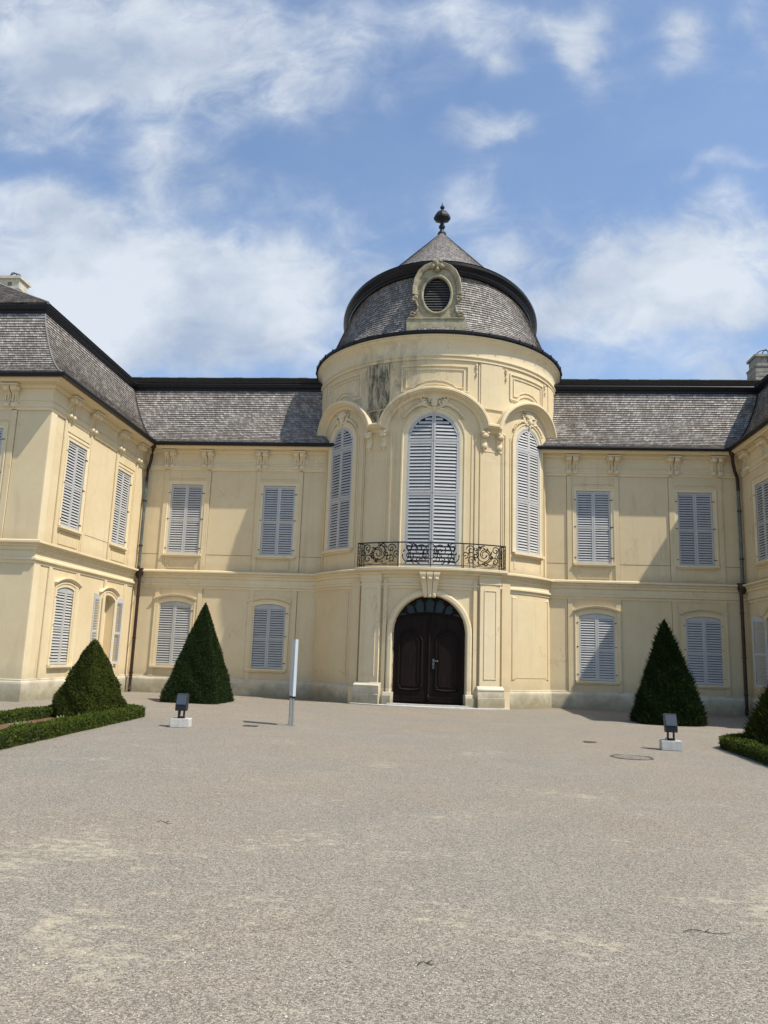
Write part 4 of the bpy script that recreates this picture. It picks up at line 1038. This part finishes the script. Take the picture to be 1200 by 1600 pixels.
# balcony
b = MB(); aa = 30.2
bp = [(XT+R1*math.sin(rad(a)), YT-R1*math.cos(rad(a))) for a in np.linspace(-aa, aa, 26)]
b.plan(bp, [(-.1, 4.50), (.30, 4.50), (.30, 4.54), (.36, 4.57), (.42, 4.60), (.47, 4.61), (.49, 4.64), (.49, 4.70), (.46, 4.725), (-.1, 4.735)])
bal = b.build('balcony', 'stucco_trim', ROOT)
def railing():
    RR = 5.31; M = Map('cyl', RR); A = rad(29.4)*RR; z0, z1 = 4.78, 5.58; b = MB()
    n = 30
    def bar(z, r): b.tube([M(-A+2*A*i/n, z, 0) for i in range(n+1)], r, 6)
    b.sweep(M, [(-A+2*A*i/n, z1) for i in range(n+1)], [(-.018, -.03), (-.018, .03), (.018, .03), (.018, -.03)])
    bar(z0+.03, .014)
    def side(sg):
        p = lambda t, z: M(sg*A, z, -t)
        def line(q, r=.012): b.tube([p(*k) for k in q], r, 5)
        line([(0, z1), (.38, z1)], .02); line([(0, z0+.03), (.38, z0+.03)], .014)
        for t in (0, .13, .38): line([(t, z0-.04), (t, z1)], .014)
        for t in (.065, .25):
            for zz in (z0+.15, z0+.38, z0+.60): line([(t+.05*math.cos(w), zz+.09*math.sin(w)) for w in np.linspace(0, 5.5, 12)], .011)
    side(-1); side(1)
    for u in (-A, -A+.16, -A*.42, -A*.0, A*.42, A-.16, A): b.tube([M(u, z0-.06, 0), M(u, z1, 0)], .016, 5)
    def sp(cu, cz, r, t0, turns, sg=1, k=.78, rr=.0185, n=26):
        pts = []
        for i in range(n+1):
            t = i/n; a = t0+sg*turns*2*math.pi*t; q = r*(1-k*t); pts.append(M(cu+q*math.cos(a), cz+q*math.sin(a), .004))
        b.tube(pts, rr, 5); p = Vector(pts[-1]); b.blob(lambda u, z, d: (p.x+u, p.y-d, p.z+z), 0, 0, 0, .022, .022, .018, n=5, m=4)
    def leafy(cu, cz, a): b.blob(M, cu, cz, .004, .062, .024, .014, rot=a, n=5, m=4)
    mid = (z0+z1)/2+.01
    for sg in (-1, 1):
        # outer panel: large double scroll rosette with counter scrolls
        c = sg*A*.66
        sp(c+sg*.10, mid+.02, .33, rad(90), 1.3, sg); sp(c+sg*.10, mid+.02, .29, rad(270), 1.2, sg)
        sp(c-sg*.40, mid+.18, .17, rad(180 if sg > 0 else 0), 1.3, -sg); sp(c-sg*.38, mid-.19, .16, rad(0 if sg > 0 else 180), 1.2, sg)
        sp(c+sg*.52, mid+.20, .15, rad(0 if sg > 0 else 180), 1.2, sg); sp(c+sg*.50, mid-.18, .16, rad(180 if sg > 0 else 0), 1.2, -sg)
        sp(c+sg*.66, mid+.02, .12, rad(90), 1.1, -sg); sp(c-sg*.60, mid+.0, .13, rad(-90), 1.1, sg); sp(c+sg*.14, mid-.26, .10, rad(0), 1.0, -sg); sp(c-sg*.10, mid+.27, .10, rad(180), 1.0, sg)
        sp(c-sg*.22, mid+.0, .12, rad(90), 1.1, -sg); sp(c+sg*.36, mid-.02, .10, rad(90), 1.1, sg)
        b.tube([M(c-sg*.55+sg*1.1*t, z0+.10+.05*math.sin(t*6.28*2), .004) for t in np.linspace(0, 1, 20)], .01, 5)
        for i in range(16):
            w = i*.61; leafy(c+math.cos(w)*(.18+.02*i), mid+math.sin(w)*.28, w+1.2)
        # inner panel: S scrolls and palmette towards the centre
        c = sg*A*.21
        sp(c-sg*.22, mid+.10, .25, rad(200 if sg > 0 else -20), 1.25, -sg); sp(c+sg*.18, mid-.10, .24, rad(20 if sg > 0 else 160), 1.25, -sg)
        sp(c+sg*.20, mid+.22, .15, rad(90), 1.2, sg); sp(c-sg*.20, mid-.22, .14, rad(-90), 1.2, sg)
        sp(c-sg*.38, mid-.08, .13, rad(0), 1.1, sg)
        b.tube([M(c+sg*(.02+.13*math.sin(t*3.1)), z0+.05+.72*t, .004) for t in np.linspace(0, 1, 12)], .02, 5)
        b.tube([M(c+sg*(.30-.10*math.sin(t*3.1)), z0+.05+.68*t, .004) for t in np.linspace(0, 1, 12)], .014, 5)
        for i in range(14):
            w = i*.7; leafy(c+math.cos(w)*(.12+.02*i), mid+math.sin(w)*.30, w+1.2)
    b.tube([M(.24*math.cos(w), mid+.34*math.sin(w)+.0, .004) for w in np.linspace(rad(-70), rad(250), 24)], .012, 5)
    b.tube([M(.17*math.cos(w), mid-.02+.16*math.sin(w), .004) for w in np.linspace(0, 2*math.pi, 18)], .011, 5)
    b.build('railing', 'iron', bal)
railing()

# chimneys as parts of the roof
c, k = chimney(-19.0, 30.2, 14.5, 17.15, 1.05, .9); k.build('chimney_cowl', 'lead', mr)
b = None
c, k = chimney(15.35, 38.0, 13.0, 16.78, 1.35, 1.1, 'chimney_stone'); k.build('chimney_cowl', 'lead', mr)
# vertical joint seams and small wall hooks on the upper drum
b = MB()
for a in (18.9,): b.box(TU, D(a)-.012, D(a)+.012, 10.5, 13.0, -.002, .006)
b.build('lightning_wire', 'pipe_brown', ROOT)
for o in [o for o in COL.objects if o.parent is PAL]: o.matrix_parent_inverse = Matrix.Translation((-AX, -YM, 0))
PAL.location = (AX, YM, 0)

# ------------------------------------------------------------------ planting
def leaves(P, Nrm, size, rng, aspect=.42, up=.3, jit=.9, lay=0.):
    """P, Nrm: (n,3) arrays of places and outward directions -> triangles/quads mesh data"""
    n = len(P); d = Nrm+rng.normal(0, jit, (n, 3))*.6; d[:, 2] += up; d /= np.linalg.norm(d, axis=1)[:, None]
    if lay:                                          # clipped foliage: blades lie along the cut face
        d = d*(1-lay)+rng.normal(0, .5, (n, 3))*lay; d[:, 2] += .35*lay; d /= np.linalg.norm(d, axis=1)[:, None]
        r = Nrm/np.linalg.norm(Nrm, axis=1)[:, None]+rng.normal(0, .45, (n, 3))
    else: r = rng.normal(0, 1, (n, 3))
    s = np.cross(d, r); s /= np.linalg.norm(s, axis=1)[:, None]
    L = size*rng.uniform(.6, 1.4, (n, 1)); W = L*aspect
    a = P-d*L*.3; m = P+d*L*.3; t = P+d*L
    V = np.stack([a, m+s*W*.5, t, m-s*W*.5], 1).reshape(-1, 3)
    return V
def leaf_obj(name, V, mat, parent=None):
    n = len(V)//4; me = bpy.data.meshes.new(name)
    me.vertices.add(len(V)); me.vertices.foreach_set('co', V.astype(np.float32).ravel())
    me.loops.add(n*4); me.loops.foreach_set('vertex_index', np.arange(n*4, dtype=np.int32))
    me.polygons.add(n); me.polygons.foreach_set('loop_start', np.arange(0, n*4, 4, dtype=np.int32))
    try: me.polygons.foreach_set('loop_total', np.full(n, 4, dtype=np.int32))
    except Exception: pass
    me.update(); me.validate(); me.materials.append(MT[mat])
    o = bpy.data.objects.new(name, me); COL.objects.link(o)
    if parent: o.parent = parent
    return o
def pyramid(name, loc, rz, hw, H, p, n, size, label, cat, mat, seed, up=.3, shag=.03, power=.92, lean=0):
    rng = np.random.default_rng(seed); root = empty(name, loc, rz)
    def surf(th, t, k=1.):
        c, s = np.cos(th), np.sin(th)
        r = 1/((np.abs(c)**p+np.abs(s)**p)**(1/p)); w = hw*(1-t)**power*k
        w = w*(1-.05*np.exp(-t*18))
        return np.stack([c*r*w+lean*t, s*r*w, t*H], -1)
    t = 1-np.sqrt(rng.random(n)*.998); th = rng.random(n)*2*np.pi
    lump = 1+(.035 if p > 20 else .06)*np.sin(th*3+t*9+seed)*np.sin(t*14+th*2)+.025*np.sin(th*7+t*23+seed*2)+rng.normal(0, .018, n)
    dep = 1-np.abs(rng.normal(0, .05, n))+shag*rng.random(n)
    P = surf(th, t, 1.)*1.; r2 = np.stack([P[:, 0]*dep*lump, P[:, 1]*dep*lump, P[:, 2]], -1)
    Nn = np.stack([np.cos(th)**1, np.sin(th), np.full(n, hw/H)], -1)
    # face normal of the clipped side where it is flat
    big = np.abs(np.cos(th)) > np.abs(np.sin(th))
    if p > 4:
        Nn[:, 0] = np.where(big, np.sign(np.cos(th)), .15*np.cos(th)); Nn[:, 1] = np.where(big, .15*np.sin(th), np.sign(np.sin(th)))
    V = leaves(r2, Nn, size, rng, up=up, lay=.75 if p > 4 else .4)
    if shag > .06:                                   # long loose shoots
        m = int(n*.06); i = rng.choice(n, m); V = np.concatenate([V, leaves(r2[i]*1.0, Nn[i]*1.2, size*3.0, rng, aspect=.16, up=.75, jit=.35)])
    V[:, 2] = np.maximum(V[:, 2], .01)
    leaf_obj('foliage', V, mat, root)
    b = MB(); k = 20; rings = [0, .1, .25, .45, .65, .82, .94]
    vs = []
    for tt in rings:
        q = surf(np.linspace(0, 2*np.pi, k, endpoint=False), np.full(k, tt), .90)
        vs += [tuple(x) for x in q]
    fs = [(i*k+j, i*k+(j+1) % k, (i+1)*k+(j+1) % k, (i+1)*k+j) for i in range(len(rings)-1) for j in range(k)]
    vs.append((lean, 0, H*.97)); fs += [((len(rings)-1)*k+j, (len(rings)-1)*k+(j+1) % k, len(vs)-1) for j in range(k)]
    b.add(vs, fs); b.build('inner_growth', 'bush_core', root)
    tag(root, label, cat, 'clipped yews round the courtyard')
    return root
pyramid('yew_pyramid', (-7.98, 25.35, 0), rad(-2), .96, 3.18, 26, 95000, .040, 'tall crisp four-sided dark green yew pyramid in front of the left ground-floor windows', 'topiary', 'yew_leaf_dark', 1, lean=.04)
pyramid('yew_pyramid', (-8.22, 18.0, 0), rad(-24), .74, 1.80, 5, 60000, .037, 'squat olive green yew pyramid standing inside the left box-edged bed', 'topiary', 'yew_leaf', 2, shag=.05, power=.80)
pyramid('yew_pyramid', (6.46, 24.10, 0), rad(0), .94, 2.98, 3.2, 75000, .048, 'tall shaggy dark yew cone with loose shoots near the right link of the palace', 'topiary', 'yew_leaf_dark', 3, shag=.10, up=.5, lean=-.05)
pyramid('yew_pyramid', (6.98, 17.0, 0), rad(20), .82, 1.95, 3.2, 50000, .048, 'shaggy light green yew cone in the right box-edged bed, cut off by the picture edge', 'topiary', 'yew_leaf', 4, shag=.10, up=.5)

def hedge(name, path, w, h, n, seed, label):
    rng = np.random.default_rng(seed); root = empty(name, (path[0][0], path[0][1], 0)); P = np.array(path, float); off = P[0].copy()
    seg = P[1:]-P[:-1]; ln = np.linalg.norm(seg, axis=1); cum = np.concatenate([[0], np.cumsum(ln)])
    s = rng.random(n)*cum[-1]; i = np.clip(np.searchsorted(cum, s, side='right')-1, 0, len(seg)-1)
    base = P[i]+seg[i]*((s-cum[i])/ln[i])[:, None]; nd = np.stack([seg[i][:, 1], -seg[i][:, 0]], 1)/ln[i][:, None]
    q = rng.random(n)*(w+2*h); top = (q > h) & (q < h+w)
    x = np.where(top, q-h-w/2, np.where(q <= h, -w/2, w/2)); z = np.where(top, h, np.where(q <= h, q, q-h-w))
    wob = 1+.06*np.sin(s*3.1+seed)+.04*np.sin(s*7.7)
    rnd = 1-.35*np.clip((np.abs(x)/(w/2)-.8)/.2, 0, 1)*top*.12
    L = np.concatenate([base-off+nd*(x*wob)[:, None], (z*(1+.05*np.sin(s*4.3+1))*rnd)[:, None]], 1)
    sg = np.sign(x); Nn = np.concatenate([nd*np.where(top, 0, sg)[:, None], np.where(top, 1, .15)[:, None]], 1)
    L += rng.normal(0, .012, L.shape); V = leaves(L, Nn, .029, rng, aspect=.55, up=.25, lay=.5); V[:, 2] = np.maximum(V[:, 2], .008)
    leaf_obj('foliage', V, 'box_leaf', root)
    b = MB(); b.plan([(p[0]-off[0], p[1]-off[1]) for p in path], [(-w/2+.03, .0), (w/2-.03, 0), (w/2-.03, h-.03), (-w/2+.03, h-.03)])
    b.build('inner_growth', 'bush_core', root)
    tag(root, label, 'hedge', 'low box hedges edging the flower beds')
def bed(sg, label_h, label_b):
    if sg > 0: pts = [(-6.86, 3.0), (-7.00, 12.0), (-7.40, 18.9), (-8.95, 19.75), (-9.05, 12), (-9.1, 3.0)]
    else: pts = [(5.45, 3.0), (5.62, 12.0), (5.82, 17.3), (7.55, 18.75), (7.8, 12.0), (7.9, 3.0)]
    hedge('box_hedge', pts, .36, .235, 90000 if sg > 0 else 75000, 11+sg, label_h)
    b = MB(); vs = [(x, y, .035) for x, y in pts]; b.add(vs, [tuple(range(6))])
    tag(b.build('flower_bed', 'soil'), kind='structure')
bed(1, 'low clipped box hedge bordering the left flower bed of reddish soil', '')
bed(-1, 'low clipped box hedge bordering the right flower bed of silvery plants', '')
def herb(loc, s, mat, seed, name, label, group, n=70):
    rng = np.random.default_rng(seed); o = rng.normal(0, 1, (n, 3)); o[:, 2] = np.abs(o[:, 2])*.9+.25; o /= np.linalg.norm(o, axis=1)[:, None]
    V = leaves(o*s*rng.uniform(.2, 1, (n, 1))*np.array([1, 1, .8]), o, s*.55, rng, aspect=.35, up=.2, jit=.5); V[:, 2] = np.maximum(V[:, 2], .0)
    ob = leaf_obj(name, V, mat); ob.location = loc; tag(ob, label, 'plant', group)
for i, (x, y) in enumerate(((-7.85, 15.6), (-8.2, 14.9), (-7.75, 14.4), (-8.45, 14.1), (-8.0, 16.3), (-7.6, 16.5))):
    herb((x, y, .035), .11+.03*(i % 3), 'weed_leaf', 30+i, 'seedling', 'small sparse green seedling on the bare reddish soil of the left bed', 'seedlings in the left bed')
for i in range(16):
    herb((6.35+.30*(i % 3)+random.uniform(-.06, .06), 15.0+.45*(i//3)-.35*(i % 3 == 0)+random.uniform(-.08, .08), .035), .17, 'silver_leaf', 60+i, 'silver_plant', 'low silvery bedding plant inside the right box hedge', 'silvery plants in the right bed', 90)

# ------------------------------------------------------------------ small objects
def floodlight(loc, rz, label):
    r = empty('floodlight', loc, rz); M = lambda u, z, d: (u, -d, z)
    def jb(mb, u0, u1, z0, z1, d0, d1, c=.012):           # block with chamfered edges
        mb.poly(M, [(u0+c, z0), (u1-c, z0), (u1, z0+c), (u1, z1-c), (u1-c, z1), (u0+c, z1), (u0, z1-c), (u0, z0+c)], d0+c, d1-c)
        mb.poly(M, [(u0+2*c, z0+c), (u1-2*c, z0+c), (u1-c, z0+2*c), (u1-c, z1-2*c), (u1-2*c, z1-c), (u0+2*c, z1-c), (u0+c, z1-2*c), (u0+c, z0+2*c)], d0, d1)
    b = MB(); jb(b, -.20, .20, 0, .185, -.16, .16); b.build('concrete_block', 'concrete', r)
    b = MB()
    b.lathe(0, 0, [(0, .185), (.085, .185), (.085, .20), (.03, .205), (.03, .215)], 14)
    for s in (-1, 1):
        b.box(M, s*.055-.016, s*.055+.016, .19, .37, -.03, .03); b.blob(M, s*.055, .28, .03, .02, .02, .012)
    b.box(M, -.07, .07, .20, .225, -.03, .03); b.build('mount', 'lamp_blue_black', r)
    # housing: wedge box tipped towards the palace
    b = MB(); w = .115
    b.prof(M, [(.10, .345), (.13, .37), (.135, .46), (.03, .685), (-.05, .70), (-.12, .66), (-.06, .36), (-.02, .345)], -w, w)
    b.build('housing', 'lamp_blue_black', r)
    b = MB(); b.prof(M, [(.137, .475), (.141, .477), (.040, .678), (.036, .676)], -w+.012, w-.012); b.build('lid', 'lamp_glass', r)
    for i in range(5):
        pass
    b = MB(); 
    for i in range(6): b.box(M, -w+.02+i*.036, -w+.026+i*.036, .40, .62, -.13, -.10)
    b.build('cooling_fin', 'lamp_blue_black', r)
    b = MB(); b.tube([(-.03, .03, .36), (-.05, .09, .24), (-.09, .155, .19)], .009, 6); b.build('cable', 'iron', r)
    tag(r, label, 'floodlight', 'floodlights on concrete blocks'); return r
floodlight((-5.63, 16.86, 0), rad(6), 'black ground floodlight on a concrete block in front of the crisp left yew pyramid')
floodlight((4.44, 16.46, 0), rad(-7), 'black ground floodlight on a concrete block in front of the shaggy right yew cone')

def pylon():
    r = empty('info_pylon', (-3.52, 18.30, 0), rad(22)); M = lambda u, z, d: (u, -d, z)
    # panel seen nearly edge on: narrow front edge, broad sides running away from the camera
    b = MB(); b.box(M, -.032, .032, .66, 1.95, -.30, .14); b.build('panel', 'white_panel', r)
    b = MB(); b.box(M, .0325, .038, .67, 1.94, -.29, .13); b.build('side_plate', 'grey_panel', r)
    b = MB(); b.box(M, -.028, .028, .61, .66, -.28, .12); b.build('collar', 'lead', r)
    for d in (-.24, .08):
        b = MB(); b.tube([M(0, 0, d), M(0, .62, d)], .026, 10); b.build('leg', 'steel', r, smooth=True)
    b = MB(); b.lathe(0, .24, [(0, .012), (.07, .012), (.07, .0)], 12); b.lathe(0, -.08, [(0, .012), (.07, .012), (.07, .0)], 12)
    b.build('foot_plate', 'steel', r)
    tag(r, 'slim white upright sign panel on two steel legs seen edge-on left of the door', 'sign')
pylon()
def cover(loc, r, label, slotted=False):
    x, y = loc; o = empty('manhole_cover', (x, y, 0)); tag(o, label, 'manhole cover')
    b = MB(); n = 44; vs = []                    # worn rim, uneven where gravel has crept over it
    for i in range(n):
        a = 2*math.pi*i/n; w = .5+.5*math.sin(a*2+1)*math.sin(a*5.3+.5); hh = .004+.010*w
        for rr, z in ((r*(.93-.08*w), 0), (r*(.94-.08*w), hh), (r*(1.0+.03*w), hh), (r*(1.03+.05*w), 0)): vs.append((rr*math.sin(a), -rr*math.cos(a), z))
    b.add(vs, [(i*4+q, ((i+1) % n)*4+q, ((i+1) % n)*4+q+1, i*4+q+1) for i in range(n) for q in range(3)]); b.build('rim', 'manhole_iron', o)
    b = MB(); b.lathe(0, 0, [(0, .011), (r*.86, .009), (r*.90, .001)], 36)
    if slotted:
        for i in range(-2, 3): b.box(xy(0, 0), i*r*.3-.008, i*r*.3+.008, .009, .016, -r*.6, r*.6)
    b.build('lid', 'manhole_iron' if slotted else 'lid_stone', o); return o
cover((3.32, 14.85), .36, 'large round manhole lid covered with gravel inside a dark worn iron rim')
cover((3.02, 17.35), .14, 'small round dark iron drain cover in the gravel behind the large one', True)
b = MB()
b.box(xy(-4.33, 17.75), -.16, .16, 0, .012, -.12, .12)
for i in range(6): b.box(xy(-4.33, 17.75), -.14+i*.05, -.12+i*.05, .012, .018, -.1, .1)
tag(b.build('drain_grate', 'manhole_iron'), 'small dark square drain grate in the gravel left of the sign', 'drain grate')
# low shrubs of litter: twigs and leaves
tw_pts = [((1.62, 5.36), .28, .1, 'short dark twig lying on the gravel in the middle foreground'), ((-.08, 4.55), .10, .5, 'tiny curled twig beside pale sand in the near left foreground'), ((-2.62, 7.6), .16, -.2, 'thin dark twig on the gravel in the left middle distance')]
for (x, y), l, a, lab in tw_pts:
    b = MB(); pts = [(x+l*(t-.5)*math.cos(a), y+l*(t-.5)*math.sin(a)+.02*math.sin(t*5), .008+.006*math.sin(t*7)) for t in np.linspace(0, 1, 7)]
    b.tube(pts, .003, 5, r2=.0015); b.tube([pts[3], (pts[3][0]+.03, pts[3][1]+.03, .012)], .003, 4); tag(b.build('twig', 'twig'), lab, 'twig')
# loose stones over the near gravel
def pebbles():
    rng = np.random.default_rng(5); n = 15000
    y = 2.2+14*rng.random(n)**1.8; x = (rng.random(n)-.5)*(1.5*y+2)
    s = rng.uniform(.0028, .0085, n)*rng.uniform(.7, 1.2, n)
    o = np.array([(1, 0, 0), (0, 1, 0), (-1, 0, 0), (0, -1, 0), (0, 0, .7), (0, 0, -.4)], float)
    V = o[None]*s[:, None, None]*rng.uniform(.6, 1.3, (n, 6, 1)); ang = rng.random(n)*6.28; c, si = np.cos(ang), np.sin(ang)
    X = V[..., 0]*c[:, None]-V[..., 1]*si[:, None]; Y = V[..., 0]*si[:, None]+V[..., 1]*c[:, None]
    V = np.stack([X+x[:, None], Y+y[:, None], V[..., 2]+.002], -1).reshape(-1, 3)
    F = np.array([(0, 1, 4), (1, 2, 4), (2, 3, 4), (3, 0, 4), (1, 0, 5), (2, 1, 5), (3, 2, 5), (0, 3, 5)])
    F = (F[None]+6*np.arange(n)[:, None, None]).reshape(-1, 3)
    me = bpy.data.meshes.new('loose_stones'); me.from_pydata(V.tolist(), [], F.tolist()); me.materials.append(MT['pebble'])
    ob = bpy.data.objects.new('loose_stones', me); COL.objects.link(ob)
    tag(ob, 'loose small stones scattered over the courtyard gravel', 'stones', kind='stuff')
leaf('pebble', (.18, .165, .15), (.62, .56, .48), (.36, .33, .29), .9)
pebbles()
